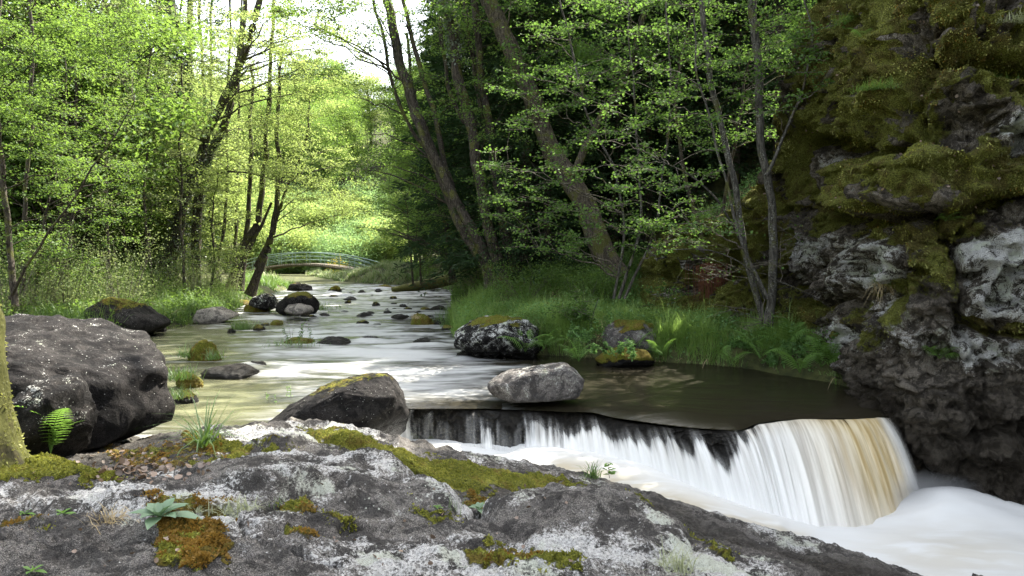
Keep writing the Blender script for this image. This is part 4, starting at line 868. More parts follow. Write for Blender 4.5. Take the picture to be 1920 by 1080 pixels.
T('alder_tree', 'large dark alder leaning right over the left bank', 'tree', [st_([(300, 540), (311, 498), (332, 446), (342, 384), (371, 311), (386, 259), (425, 176), (456, 104), (482, 15), (505, -100)], 27, .24, .1), st_([(350, 360), (300, 300), (270, 240)], 27, .06, .02)],
  [(470, 230, 27, 2.6, 2, 1.2, 34), (560, 150, 26, 2.4, 2, 1.2, 30), (600, 50, 26, 2.6, 2, 1.2, 34), (400, 330, 26, 2.4, 2, .9, 24), (500, 60, 27, 3, 2, 1.3, 36), (330, 230, 26, 2.4, 2, 1.2, 24)], leaf='leaf_bright', lsize=.08, per=120, R=.8, ivy=[(0, 26, .05, .5)], seed=6)
T('alder_tree', 'ivy wrapped alder trunk immediately right of the large leaning alder', 'tree', [st_([(364, 545), (368, 441), (376, 337), (399, 280), (425, 220), (445, 150), (455, 60), (470, -60)], 28, .2, .08), st_([(376, 330), (450, 322), (540, 345)], (28, 27), .05, .015)],
  [(520, 330, 27, 1.8, 1.5, .8, 18), (440, 120, 28, 2.4, 2, 1.6, 28), (300, 420, 28, 2.2, 2, 1.3, 18)], leaf='leaf_bright', lsize=.078, per=120, R=.75, ivy=[(0, 30, .05, .5)], seed=7)
T('alder_tree', 'cluster of dark curving alder stems on the left bank before the footbridge', 'tree', [st_([(430, 548), (454, 467), (482, 415), (493, 332), (500, 249), (508, 120), (515, -20)], 29, .16, .06), st_([(449, 545), (460, 467), (468, 363), (470, 249), (472, 120)], 29.5, .13, .05), st_([(468, 553), (495, 488), (514, 415), (519, 358), (522, 250), (527, 100)], 28.5, .17, .05),
  st_([(480, 500), (508, 440), (534, 362), (575, 260), (582, 180)], 28.5, .09, .03), st_([(452, 500), (485, 430), (508, 380)], 29, .09, .05)],
  [(590, 330, 28, 2.2, 1.8, 1.3, 34), (540, 260, 28, 2.4, 1.8, 1.0, 30), (620, 385, 28, 1.5, 1.5, .6, 16), (480, 150, 29, 2.6, 2, 1.6, 34), (600, 100, 28, 2.6, 2, .8, 22), (440, 280, 29, 2, 1.6, 1.2, 20)], leaf='leaf_bright', lsize=.075, per=120, R=.75, seed=8, limbr=.03)
T('alder_tree', 'thin alder sapling with airy leaves at the water edge left of the stem cluster', 'tree', [st_([(395, 545), (402, 470), (398, 400), (410, 330)], 26, .05, .015)], [(400, 420, 26, 1.5, 1.2, 1.4, 26), (420, 490, 26, 1.2, 1, .6, 14)], leaf='leaf_bright', lsize=.07, per=110, R=.6, seed=9)
# ---- right bank
T('alder_tree', 'tall cluster of leaning alder trunks rising from one base on the right bank', 'tree', [
   st_([(925, 540), (910, 493), (863, 415), (842, 363), (811, 290), (780, 218), (762, 156), (739, 62), (723, 0), (705, -90)], (20.3, 21), .21, .11),
   st_([(938, 540), (899, 456), (863, 389), (832, 322), (790, 249), (775, 215)], 20, .16, .07), st_([(951, 542), (923, 456), (899, 337), (884, 249), (858, 130), (840, 0), (833, -100)], 19.8, .16, .13),
   st_([(968, 540), (946, 430), (930, 337), (920, 249), (899, 104), (894, 0), (890, -100)], 20.2, .15, .09), st_([(862, 410), (845, 340), (832, 306), (822, 254), (796, 150), (770, 67), (754, 0), (745, -80)], 20.8, .09, .05),
   st_([(800, 280), (770, 240), (744, 176), (718, 78), (700, 0), (690, -70)], 21.5, .06, .04), st_([(880, 240), (860, 210), (837, 156), (822, 0), (818, -80)], 21.4, .07, .05), st_([(925, 300), (905, 200), (889, 130), (873, 0), (866, -90)], 21, .08, .06)],
  [(690, 110, 21, 2.4, 2, 1.6, 22), (800, 60, 21, 2.6, 2, 1.4, 26), (640, 40, 20, 2.2, 2, .9, 32), (740, 340, 21, 1.8, 1.4, 1.3, 16), (660, 300, 21, 1.5, 1.3, .9, 10), (900, 180, 19, 2, 1.6, 1.6, 26), (1000, 60, 20, 2.6, 2, 1.5, 30), (880, -260, 20, 3.2, 2.6, 2.0, 46), (930, 380, 18.5, 1.4, 1, 1.2, 12)],  # blob far above the frame: unseen crown added to shade the river
  leaf='leaf_mid', lsize=.07, per=105, R=.65, bark='bark', ivy=[(2, 30, .68, 1)], seed=11, flare=.7)
T('maple_tree', 'thick mossy trunk leaning left, the stoutest on the right bank', 'tree', [st_([(1160, 520), (1128, 470), (1104, 400), (1075, 345), (1030, 270), (1002, 200), (975, 130), (940, 55), (908, -10), (880, -90)], (18.5, 19.5), .3, .2), st_([(1075, 330), (1120, 230), (1180, 120), (1220, 0)], (18.5, 18), .1, .05)],
  [(1050, 120, 18, 2, 1.5, 1.3, 26), (1180, 60, 18, 2.2, 1.6, 1.3, 34), (950, 0, 18.5, 2, 1.5, .8, 20), (1080, -300, 18, 3.0, 2.6, 2.0, 56), (900, -330, 17, 2.4, 2.4, 1.4, 36)], leaf='leaf_cool', lsize=.07, per=110, R=.6, bark='bark_moss', seed=12, tpl=LEAF6, flare=.3)  # highest blobs are unseen foliage, added to cast shade on the river
T('alder_tree', 'straight grey mottled trunk growing tight against the cliff face', 'tree', [st_([(1442, 612), (1452, 500), (1446, 400), (1432, 280), (1424, 150), (1414, 0), (1405, -110)], (12.7, 12.4), .08, .065), st_([(1436, 330), (1475, 250), (1520, 120), (1500, -20)], 12.2, .03, .012)],
  [(1470, 60, 12.2, .9, .8, .8, 16), (1400, 180, 12, .8, .6, .8, 10), (1530, 150, 11.6, .5, .4, .6, 4)], leaf='leaf_cool', lsize=.05, per=85, R=.42, bark='bark_grey', tpl=LEAF6, seed=13, limbr=.012)
T('alder_tree', 'slimmer bowed grey trunk left of the straight trunk at the cliff', 'tree', [st_([(1432, 608), (1408, 520), (1390, 430), (1378, 340), (1352, 230), (1334, 120), (1318, 0), (1310, -100)], (12.9, 12.6), .058, .05), st_([(1400, 470), (1360, 400), (1300, 330), (1240, 300)], (12.7, 11.6), .025, .008), st_([(1440, 560), (1385, 440), (1350, 300), (1310, 160), (1290, 20)], 12.2, .03, .012)],
  [(1260, 330, 11.8, 1.1, .8, .9, 12), (1180, 260, 12.2, 1.0, .8, .9, 10), (1300, 120, 12, .9, .8, 1.0, 12), (1330, 430, 11.8, .7, .5, .5, 6)], leaf='leaf_cool', lsize=.052, per=70, R=.42, bark='bark_grey', tpl=LEAF6, seed=14, limbr=.012)
T('hazel_tree', 'slender hazel with pale round leaves hanging before the dark conifers', 'tree', [st_([(1150, 560), (1170, 440), (1150, 320), (1100, 200), (1060, 40), (1040, -80)], (14.5, 14), .03, .014), st_([(1160, 560), (1200, 420), (1195, 280), (1180, 100), (1170, -60)], 14.5, .03, .014), st_([(1170, 560), (1230, 420), (1250, 260), (1260, 120), (1240, -60)], (14.5, 14), .028, .012)],
  [(1100, 330, 14, 1.3, 1, 1.2, 20), (1020, 210, 14, 1.3, 1, 1.0, 16), (1200, 180, 14, 1.3, 1, 1.4, 24), (1120, 60, 14, 1.5, 1, 1.1, 24), (1060, 440, 14, 1.1, .8, .6, 16), (1230, 420, 13.5, 1.2, .7, .6, 18), (960, 350, 14.5, .8, .8, .8, 10)], leaf='leaf_cool', lsize=.055, per=75, R=.45, bark='bark_grey', tpl=LEAF6, seed=15, limbr=.012)
T('rowan_tree', 'rowan with cool green feathery leaves at the upper right beside the cliff', 'tree', [st_([(1330, 500), (1290, 350), (1270, 200), (1290, 60), (1300, -60)], 15.5, .05, .02), st_([(1340, 500), (1370, 300), (1400, 120), (1440, 0)], 15.5, .045, .015)],
  [(1330, 230, 15.5, 1.4, 1, 1.3, 18), (1440, 110, 15, 1.1, .8, 1.0, 16), (1300, 30, 15, 1.4, 1, 1, 20), (1500, 40, 14, .8, .6, .8, 14), (1240, 560, 14.5, .6, .5, .3, 4)], leaf='leaf_cool', lsize=.06, per=95, R=.5, seed=16, limbr=.012)
T('alder_tree', 'young bright tree in the gap right of the footbridge', 'tree', [st_([(775, 535), (768, 460), (764, 420), (760, 380)], 31, .05, .02), st_([(790, 535), (785, 450), (778, 400)], 31, .05, .02)], [(790, 440, 31, 1.5, 1.4, 1.6, 26), (730, 385, 31, 1.6, 1.4, .9, 18), (690, 330, 33, 2.2, 1.6, 1.2, 24)], leaf='leaf_mid', lsize=.08, per=120, R=.7, seed=17)
T('alder_tree', 'light green tree overhanging the river behind the leaning alder cluster', 'tree', [st_([(850, 530), (838, 440), (815, 330), (780, 200), (760, 60)], 27, .12, .05)], [(800, 300, 26, 2, 1.8, 1.6, 30), (740, 240, 26, 1.8, 1.6, 1.3, 24), (860, 430, 25, 1.6, 1.4, 1.4, 24), (720, 440, 27, 1.0, 1, .5, 8), (860, 100, 26, 2.4, 2, 2, 34)], leaf='leaf_mid', lsize=.075, per=120, R=.7, seed=18)
rt = np.random.default_rng(9)
for i, (bx_, tx_, d_, r_) in enumerate([(245, 232, 24, .06), (262, 300, 27, .07), (290, 282, 22, .045), (405, 372, 33, .1), (398, 430, 31, .08), (348, 338, 24, .05), (205, 190, 20, .05), (120, 150, 19, .05), (440, 452, 36, .09), (412, 396, 38, .1)]):
    mx = (bx_+tx_)/2+rt.normal()*8
    T('young_alder', ['slim dark stem left of the large leaning alder', 'slim stem bending right into the large leaning alder', 'thin straight stem in front of the leaning ivy trunk', 'slender dark trunk behind the curving stem cluster, left one', 'slender trunk leaning right toward the curving stem cluster', 'thin stem at the foot of the ivy wrapped alder', 'thin stem in the shrubs behind the left boulder', 'thin stem right of the double stemmed alder', 'upright trunk far behind the curving stem cluster', 'straight trunk far behind, left of the footbridge'][i], 'tree',
      [st_([(bx_, 555 if d_ < 30 else 540), (mx, 400), ((mx+tx_)/2, 200), (tx_, -60)], d_, r_, r_*.5)], [(mx, 260, d_, 1.6, 1.4, 2.6, 16), (tx_, 60, d_, 1.8, 1.4, 1.8, 12)], leaf='leaf_bright' if d_ > 26 else 'leaf_olive', lsize=.07, per=90, R=.7, seed=40+i)
for a, k in TREES: tree(*a, **k)

# ---- generic trees for the woods behind (one of each kind, then copies)
def wood_tree(kind, seed):
    rng = np.random.default_rng(seed); root = bpy.data.objects.new({'c': 'spruce_tree'}.get(kind, 'broadleaf_tree'), None); C.objects.link(root)
    if kind == 'c':
        h = 15; V, F = tube(np.array([[0, 0, z] for z in np.linspace(0, h, 12)]), np.linspace(.22, .03, 12), 8, .05, seed); mk('trunk', V, F, M['bark'], root)
        A = []; B = []; pos = []; n = 260
        z = h*(.08+.9*rng.random(n)**.8); az = rng.uniform(0, 6.283, n); L = (1-z/h)**.8*3.2*rng.uniform(.7, 1.1, n)+.25
        D = np.stack([np.cos(az), np.sin(az), -.25+.1*rng.normal(size=n)], -1); p0 = np.stack([0*z, 0*z, z], -1); p1 = p0+D*L[:, None]
        V, F = prisms(p0, p1, .025, .006, 3); mk('branches', V, F, M['bark'], root)
        k = 95; t = rng.random((n, k, 1))**.6; sp = .22*L[:, None, None]*(1.1-t)+.05
        side = np.stack([-np.sin(az), np.cos(az), 0*az], -1)[:, None]
        pos = p0[:, None]*(1-t)+p1[:, None]*t+side*rng.normal(size=(n, k, 1))*sp+np.array([0, 0, -1.])*np.abs(rng.normal(size=(n, k, 1)))*.14
        ax = np.repeat(D[:, None], k, 1).reshape(-1, 3); pos = pos.reshape(-1, 3)
        V, F, kk = leaves(pos, rng.uniform(.12, .26, len(pos)), axis=ax, tilt=.4, wide=.45, rng=rng); mk('crown', V, F, M['leaf_dark'], root, False, {'tint': np.repeat(rng.random(len(pos)), kk)})
    else:
        h = rng.uniform(10, 13); pth = catmull([[0, 0, -.3], [rng.normal()*.3, 0, h*.35], [rng.normal()*.6, rng.normal()*.4, h*.7], [rng.normal()*.8, 0, h*.97]], 6)
        V, F = tube(pth, np.linspace(.2, .03, len(pth)), 8, .08, seed); mk('trunk', V, F, M['bark'], root)
        n = 120; e = unit(rng.normal(size=(n, 3)))*rng.random((n, 1))**.33; cen = e*np.array([3.4, 3.4, h*.42])*(1+.35*fbm(e*1.3, 2, seed=seed))[:, None]+np.array([0, 0, h*.6])
        i = np.clip(((cen[:, 2]*.75-.8)/h*len(pth)).astype(int), 0, len(pth)-1); V, F = prisms(pth[i], cen, .04, .01, 3); mk('branches', V, F, M['bark'], root)
        k = {'b': 190, 'm': 190}[kind]; pos = cen[:, None]+rng.normal(size=(n, k, 3))*np.array([.55, .55, .26]); cbv = np.repeat(rng.normal(size=n)*.25, k); pos = pos.reshape(-1, 3)
        V, F, kk = leaves(pos, rng.uniform(.09, .2, len(pos)), tilt=.55, rng=rng)
        mk('crown', V, F, M['leaf_bright' if kind == 'b' else 'leaf_mid'], root, False, {'tint': np.repeat(np.clip(.45+cbv+.2*rng.normal(size=len(pos)), 0, 1), kk)})
    KIDS[root.name] = list(bpy.data.objects[-1:]) if 0 else [o for o in C.objects if o.parent == root]
    return root
proto = {'b': [wood_tree('b', s) for s in (1, 2, 3)], 'm': [wood_tree('m', s) for s in (4, 5, 6)], 'c': [wood_tree('c', s) for s in (7, 8)]}
used = set()
def put(kind, i, x, y, z, s, rz, lean=0.):
    p = proto[kind][i % len(proto[kind])]
    o = p if p.name not in used else copy_tree(p); used.add(p.name)
    o.location = (x, y, z); o.rotation_euler = (lean, lean*.5, rz); o.scale = (s, s, s); return o
rw = np.random.default_rng(5)
def wood(kind, px0, px1, y0, y1, n, s0, s1, label, cat, group, sink=.3, avoid=None):
    for i in range(n):
        for tr in range(20):
            yy = rw.uniform(y0, y1); xx = (rw.uniform(px0, px1)-960)/FPX*yy
            if yy > 67 or xl(yy)-xx > 1.5 or xx-xr(yy) > 1.5: break
        o = put(kind, int(rw.integers(0, 9)), xx, yy, float(th(xx, yy))-sink, rw.uniform(s0, s1), rw.uniform(0, 6.28), rw.normal()*.04)
        tag(o, label, cat, group)
wood('b', -250, 420, 30, 46, 22, .75, 1.15, 'sunlit yellow green tree in the wood behind the left bank trunks', 'tree', 'sunlit trees in the wood behind the left bank')
wood('b', 60, 520, 50, 75, 16, .8, 1.2, 'hazy bright tree deep in the wood on the left side', 'tree', 'bright trees deep in the left wood')
wood('m', -350, 250, 20, 30, 9, .8, 1.1, 'mid green bushy tree in the shaded upper left wood', 'tree', 'green trees in the shaded left wood')
wood('b', 380, 700, 90, 130, 18, .9, 1.3, 'sunlit tree on the far hillside under the bright gap of sky', 'tree', 'sunlit trees on the far hillside')
wood('m', 560, 1000, 94, 130, 26, .8, 1.25, 'green tree on the far hillside behind the footbridge', 'tree', 'green trees on the far hillside')
wood('m', 780, 930, 40, 66, 8, .7, 1.0, 'green tree on the slope right of the footbridge', 'tree', 'green trees on the slope right of the footbridge')
wood('m', 470, 640, 88, 100, 7, .8, 1.0, 'tree on the hillside directly above the middle of the footbridge', 'tree', 'trees on the hillside above the footbridge')
wood('c', 900, 1560, 25, 38, 20, .85, 1.25, 'dark spruce in the shaded wood behind the right bank trunks', 'conifer', 'dark spruces behind the right bank trunks')
wood('c', 960, 1580, 20.5, 26, 16, .7, 1.0, 'dark spruce close behind the mossy cliff foot', 'conifer', 'dark spruces close behind the cliff')
wood('c', 780, 1150, 36, 60, 12, .9, 1.3, 'dark spruce on the hillside above the right bank', 'conifer', 'dark spruces on the right hillside')
wood('c', 120, 330, 27, 34, 4, .8, 1.0, 'dark spruce half hidden among bright leaves at the upper left', 'conifer', 'dark spruces in the left wood')
# unseen cliff-top trees, added to keep the sun off the foreground and gorge
for x, y, z, s, i, k, lb in ((9.6, 11.0, 8.6, 1.3, 1, 'm', 'added shade tree on the cliff top outside the frame above the waterfall'), (11.2, 7.6, 8.6, 1.35, 2, 'm', 'added shade tree on the cliff top outside the frame at far right'),
                           (9.0, 14.2, 7.6, 1.2, 0, 'm', 'added shade tree on the cliff top outside the frame behind the others'), 
                           (12, 12.5, 8.0, 1.3, 1, 'm', 'rear added shade tree on the cliff top outside the frame')):
    o = put(k, i, x, y, z, s, x*2.1); tag(o, lb, 'tree')

# ------------------------------------------------------------------ footbridge
def boxm(c, sx, sy, sz, R=None):
    v = np.array([[a, b, d] for a in (-.5, .5) for b in (-.5, .5) for d in (-.5, .5)])*np.array([sx, sy, sz])
    if R is not None: v = v@R.T
    return v+np.asarray(c), np.array([[0, 1, 3, 2], [4, 6, 7, 5], [0, 4, 5, 1], [2, 3, 7, 6], [0, 2, 6, 4], [1, 5, 7, 3]])
BL = P(438, 520, 62); BR = P(703, 514, 57); b0 = (BL+BR)/2
br = empty('footbridge', b0, 'arched footbridge with pale green steel railings crossing far upstream', 'bridge')
ax = (BR-BL)/np.linalg.norm(BR-BL); sdv = np.array([-ax[1], ax[0], 0]); sdv /= np.linalg.norm(sdv)
rise = 1.02
def arc(t, h=0., s=0.): return BL+(BR-BL)*t+np.array([0, 0, rise*4*t*(1-t)+h])+sdv*s
dk = MB(); yaw = math.atan2(ax[1], ax[0])
for i in range(72):
    t = (i+.5)/72; tt = arc(t+.005)-arc(t-.005); e = unit(tt); up_ = np.cross(e, sdv); up_ = up_*np.sign(up_[2]); Rm = np.stack([e, sdv, up_], 1)
    dk.add(*boxm(arc(t), .15, 1.5, .05, Rm))
dk.build('deck', M['wood'], br, False, b0)
for s in (-.72, .72):
    def rail(h, r, nm):
        pth = np.array([arc(t, h, s) for t in np.linspace(0, 1, 40)]); V, F = tube(pth, r, 8, 0); mk(nm, V-b0, F, M['steel'], ra_)
    pth = np.array([arc(t, -.13, s) for t in np.linspace(0, 1, 40)]); V, F = tube(pth, .09, 4, 0); mk('beam', V-b0, F, M['wood'], br)
    ra_ = bpy.data.objects.new('railing', None); C.objects.link(ra_); ra_.parent = br
    rail(.92, .038, 'top_rail'); rail(.62, .018, 'middle_rail'); rail(.34, .018, 'middle_rail')
    for i in range(11):
        t = i/10; A = arc(t, 0, s); B = arc(t, .92, s); V, F = prisms([A], [B], .022, .022, 6); mk('post', V-b0, F, M['steel'], ra_)
def blockstack(nm, c, sx, sy, sz, rng, parent=None, o=(0, 0, 0)):
    V, F = ICO[4]; q = np.sign(V)*np.abs(V)**.35; q = q/np.abs(q).max(0)*np.array([sx, sy, sz])/2; q = q+.06*fbm(q*2.5, 3, seed=9)[:, None]*V
    return mk(nm, q+np.asarray(c)-np.asarray(o), F, M['stone'], parent, attrs={'moss': V[:, 2]*.5})
c_ = P(712, 520, 57); blockstack('abutment', c_+[0, 0, -.15], 2.0, 2.0, 1.1, RND, br, b0)
c_ = P(420, 526, 62); blockstack('abutment', c_+[0, 0, -.15], 2.0, 2.0, 1.1, RND, br, b0)

# ------------------------------------------------------------------ low plants
def stand(x, y):
    """ground height under a plant: terrain, bedrock or boulder tops, by ray from above is not needed: highest known surface"""
    return float(th(x, y))
# shrubs
def shrub_proto(name, seed, leaf, h=1.6, w_=1.3, n=60, k=120, ls=.06, stems=9):
    rng = np.random.default_rng(seed); root = bpy.data.objects.new(name, None); C.objects.link(root)
    e = unit(np.abs(rng.normal(size=(n, 3)))*np.array([1, 1, 1]))*rng.choice([-1, 1], (n, 3))*np.array([1, 1, 0])+unit(np.abs(rng.normal(size=(n, 3))))*np.array([0, 0, 1])
    cen = e*rng.random((n, 1))**.35*np.array([w_*.8, w_*.8, h*.95])*(1+.3*rng.normal(size=(n, 1))*.5)+[0, 0, .1]
    fx_ = cen*np.array([.12, .12, 0]); V, F = prisms(fx_, cen, .012, .003, 3); mk('stems', V, F, M['twig'], root)
    pos = (cen[:, None]+rng.normal(size=(n, k, 3))*np.array([.2, .2, .13])*w_).reshape(-1, 3); pos = pos[pos[:, 2] > .02]
    V, F, kk = leaves(pos, ls*rng.uniform(.5, 1.25, len(pos)), tilt=.6, rng=rng)
    mk('foliage', V, F, M[leaf], root, False, {'tint': np.repeat(np.clip(.45+.25*rng.normal(size=len(pos)), 0, 1), kk)})
    KIDS[root.name] = [o for o in C.objects if o.parent == root]; return root
SP = {'a': [shrub_proto('leafy_shrub', 1, 'leaf_mid', 1.6, 1.3, 50, 75, .045), shrub_proto('leafy_shrub', 2, 'leaf_olive', 2.1, 1.1, 60, 55, .05)], 'p': [shrub_proto('meadow_shrub', 3, 'bush_pale', 1.8, 1.6, 80, 120, .1), shrub_proto('meadow_shrub', 4, 'leaf_bright', 2.2, 1.5, 80, 120, .1)],
      'd': [shrub_proto('low_shrub', 5, 'leaf_cool', 1.1, 1.0, 50, 100, .05), shrub_proto('low_shrub', 6, 'leaf_mid', 1.2, 1.2, 50, 100, .05)]}
def shrubs(kind, px0, px1, y0, y1, n, s0, s1, label, cat, group, zmin=1.0):
    for i in range(n):
        for tr in range(30):
            yy = rw.uniform(y0, y1); xx = (rw.uniform(px0, px1)-960)/FPX*yy
            if yy > 66 or xl(yy)-xx > zmin or xx-xr(yy) > zmin: break
        p = SP[kind][int(rw.integers(0, 2))]; o = p if p.name not in used else copy_tree(p); used.add(p.name)
        s = rw.uniform(s0, s1); o.location = (xx, yy, float(th(xx, yy))-.08); o.scale = (s, s, s*rw.uniform(.8, 1.2)); o.rotation_euler = (0, 0, rw.uniform(0, 6.28)); tag(o, label, cat, group)
shrubs('a', -60, 330, 15.5, 22, 20, .6, 1.1, 'leafy shrub in the thicket behind the huge left boulder', 'shrub', 'shrubs in the left bank thicket', .9)
shrubs('a', 120, 470, 22, 30, 18, .6, 1.2, 'leafy shrub under the leaning trunks on the left bank', 'shrub', 'shrubs under the left bank trunks')
shrubs('p', 430, 790, 66, 88, 52, 1.1, 2.1, 'pale green bush on the slope behind the footbridge', 'shrub', 'bushes behind the footbridge', 1.5)
shrubs('a', 770, 930, 26, 40, 20, .8, 1.5, 'leafy bush on the right bank beyond the leaning alders', 'shrub', 'bushes on the far right bank', 1.0)
shrubs('d', 960, 1190, 16.5, 22, 14, .6, 1.0, 'low leafy shrub in the grass right of the leaning alders', 'shrub', 'low shrubs on the right bank', 2.0)
o = shrub_proto('broom_bush', 9, 'grass', 1.2, .9, 40, 60, .07); o.location = P(632, 512, 58.5)-np.array([0, 0, .6]); tag(o, 'small broom bush with yellow flowers beneath the right half of the footbridge', 'shrub')
rg = np.random.default_rng(3); pos = rg.normal(size=(260, 3))*np.array([.45, .45, .5])+[0, 0, .9]; V, F, k = leaves(pos, .09, tilt=1.); mk('flowers', V, F, M['flower'], o, False, {'tint': np.repeat(rg.random(260), k)})

shrubs('d', 1190, 1600, 12.6, 14.6, 12, .3, .5, 'low leafy plant clump on the bank at the cliff foot', 'plant', 'leafy clumps at the cliff foot', .35)
shrubs('d', 870, 1120, 14.2, 17, 8, .3, .55, 'low leafy plant clump in the grass behind the right bank boulders', 'plant', 'leafy clumps behind the right bank boulders', .35)
# ferns
def frond_mesh(L, n=17):
    A = MB(); t = np.linspace(0, 1, n+4); x = L*(.95*t); z = L*(.75*t-.62*t**2.4); pth = np.stack([x, 0*x, z], 1)
    V, F = prisms(pth[:-1], pth[1:], np.linspace(.004, .0015, n+3)*L/.5, np.linspace(.004, .001, n+3)*L/.5, 3); A.add(V, F, np.full(len(V), .3))
    for i in range(3, n+3):
        ti = t[i]; w_ = L*.27*math.sin(min(1, (1.06-ti)*1.25)*1.5)*(.55+.45*min(1, (ti-.1)*4)); 
        for s in (-1, 1):
            d = np.array([.42, s*1., -.12]); d /= np.linalg.norm(d); m = 6
            q = np.linspace(0, 1, m+1); ctr = pth[i]+d*(q*w_)[:, None]-np.array([0, 0, .12])*(q**2*w_)[:, None]
            hw = L*.019*(1-q*.85)*np.where(np.arange(m+1) % 2, .72, 1.2); e = np.array([1, -s*.42, 0]); e /= np.linalg.norm(e)
            V = np.concatenate([ctr-e*hw[:, None], ctr+e*hw[:, None]]); k = np.arange(m); F = np.stack([k, k+1, k+1+m+1, k+m+1], 1); A.add(V, F, np.full(len(V), .5+.3*RND.random()))
    o = A.build('frond', M['fern'], None, False); me = o.data; bpy.data.objects.remove(o); return me
FM = [frond_mesh(.5, 15), frond_mesh(.42, 13), frond_mesh(.36, 11)]
def fern(loc, size, n, label, group=None, az0=0., azr=3.14, lift=.25, seed=0):
    rng = np.random.default_rng(seed+300); r = empty('fern', loc, label, 'fern', group)
    for i in range(n):
        o = bpy.data.objects.new('frond', FM[i % 3]); C.objects.link(o); o.parent = r; s = size*rng.uniform(.75, 1.15)
        o.rotation_euler = (rng.normal()*.25, -lift-rng.uniform(-.35, .35), az0+azr*(2*(i+.5)/n-1)+rng.normal()*.15); o.scale = (s, s, s)
    return r
def gp(pxx, pyy, z=.3): return G(pxx, pyy, z)
FE = [(985, 646, .34, 1.0, 7, 'fern with arching fronds hanging over the mossy brown right bank boulder'), (1020, 640, .36, .85, 7, 'fern in the grass right of the mossy brown boulder'), (1085, 672, .15, .95, 7, 'feathery fern at the waterline left of the grey moss capped boulder'),
      (1195, 640, .4, .7, 6, 'small fern behind the grey moss capped boulder'), (1275, 615, .45, .9, 7, 'fern at the foot of the lower cliff among tall grass'), (1425, 655, .4, 1.1, 8, 'fern with broad fronds on the bank below the grey trunks'),
      (1475, 650, .42, 1.25, 9, 'tallest fern on the bank below the cliff'), (1500, 690, .2, .9, 8, 'fern hanging over the dark pool at the bank edge'), (1560, 690, .2, 1.15, 9, 'bright fern at the right end of the bank against the cliff'), (1540, 672, .35, .9, 7, 'fern between the tallest fern and the cliff'),
      (1370, 672, .25, .7, 7, 'small fern among the green herbs at the pool edge'), (930, 570, .5, .9, 7, 'fern in the grass below the leaning alders'), (1120, 595, .5, .9, 7, 'fern in the tall grass on the slope of the right bank'), (1240, 655, .3, .7, 6, 'little fern in the grass at the bank corner')]
for i, (a, b, z, s, n, lb) in enumerate(FE):
    p = gp(a, b, z); tz = max(float(th(p[0], p[1])), .02)
    fern((p[0], p[1], max(tz, z*.6)), s*1.35, n+2, lb, seed=i, lift=.4)
p = P(95, 850, 5.25); fern(p, .85, 8, 'upright bright fern growing between the dark left boulder and the mossy trunk', az0=-.6, azr=2.2, lift=.75, seed=40)
p, nn = on_cliff(1762, 668); fern(p, .75, 9, 'fern growing from the wet cliff wall above the waterfall', az0=math.atan2(nn[1], nn[0]), azr=1.9, lift=.35, seed=41)
p, nn = on_cliff(1770, 408); fern(p, .55, 5, 'little fern in the dark crack of the cliff', az0=math.atan2(nn[1], nn[0])+.3, azr=1.2, lift=.1, seed=42)
p, nn = on_cliff(1835, 412); fern(p, .4, 4, 'tiniest fern right of the other fern in the cliff crack', az0=math.atan2(nn[1], nn[0])-.3, azr=1.2, lift=.1, seed=43)
p, nn = on_cliff(1690, 60); fern(p, .6, 5, 'grey green fern near the top of the cliff', az0=math.atan2(nn[1], nn[0]), azr=1.6, lift=.2, seed=44)

# grass tufts that can be told apart
def tuft(loc, n, L, wd, lean, spread, label, mat='grass', name='grass_tuft', cat='grass tuft', dry=0, group=None, seed=0):
    rng = np.random.default_rng(seed+500); r = empty(name, loc, label, cat, group)
    b = rng.normal(size=(n, 3))*np.array([spread, spread, 0]); b[:, 2] = -.02; V, F = blades(b, L, wd, lean, rng)
    mk('blades', V, F, M[mat], r, True, {'tint': np.repeat(rng.random(n), 8)})
    if dry:
        b = rng.normal(size=(dry, 3))*np.array([spread, spread, 0]); b[:, 2] = -.02; V, F = blades(b, L*.7, wd, lean*2.2, rng); mk('dry_blades', V, F, M['grass_dry'], r, True, {'tint': np.repeat(rng.random(dry), 8)})
    return r
def bedpt(pxx, pyy):
    """where the sight line through a pixel meets the bedrock"""
    a, dy, dz = ray(pxx, pyy); ys = np.linspace(2.2, 9, 700); hz = fground(a*ys/dy, ys); z = H+dz*ys/dy
    k = np.argmax(hz >= z); return np.array([a*ys[k]/dy, ys[k], hz[k]])
tuft(bedpt(385, 832), 56, .46, .013, 1.2, .03, 'fan of long narrow green blades at the crest of the bedrock left of centre', seed=1)
tuft(bedpt(1112, 893), 60, .22, .009, .9, .035, 'green grass tuft on the bedrock edge right of centre above the foam', seed=2)
tuft(bedpt(200, 978), 150, .1, .004, 1.5, .045, 'straw coloured dry grass tuft left of the leaf rosette', 'grass_dry', 'dry_grass_tuft', seed=3)
tuft(bedpt(438, 950), 160, .1, .004, 1.5, .05, 'pale dry grass tuft right of the leaf rosette', 'grass_pale', 'dry_grass_tuft', seed=4)
tuft(bedpt(368, 952), 60, .05, .004, 1.2, .02, 'tiny grey dry tuft touching the leaf rosette', 'grass_pale', 'dry_grass_tuft', seed=5)
tuft(bedpt(1265, 1068), 90, .13, .004, .9, .04, 'wispy pale grass tuft near the bottom edge right of centre', 'grass_pale', 'dry_grass_tuft', seed=6)
tuft(bedpt(515, 950), 14, .07, .004, .7, .02, 'few thin green blades beside the rusty moss patch', seed=7)
tuft(bedpt(850, 955), 16, .09, .003, .5, .03, 'few thin green blades in the hollow by the small dark rosette', seed=8)
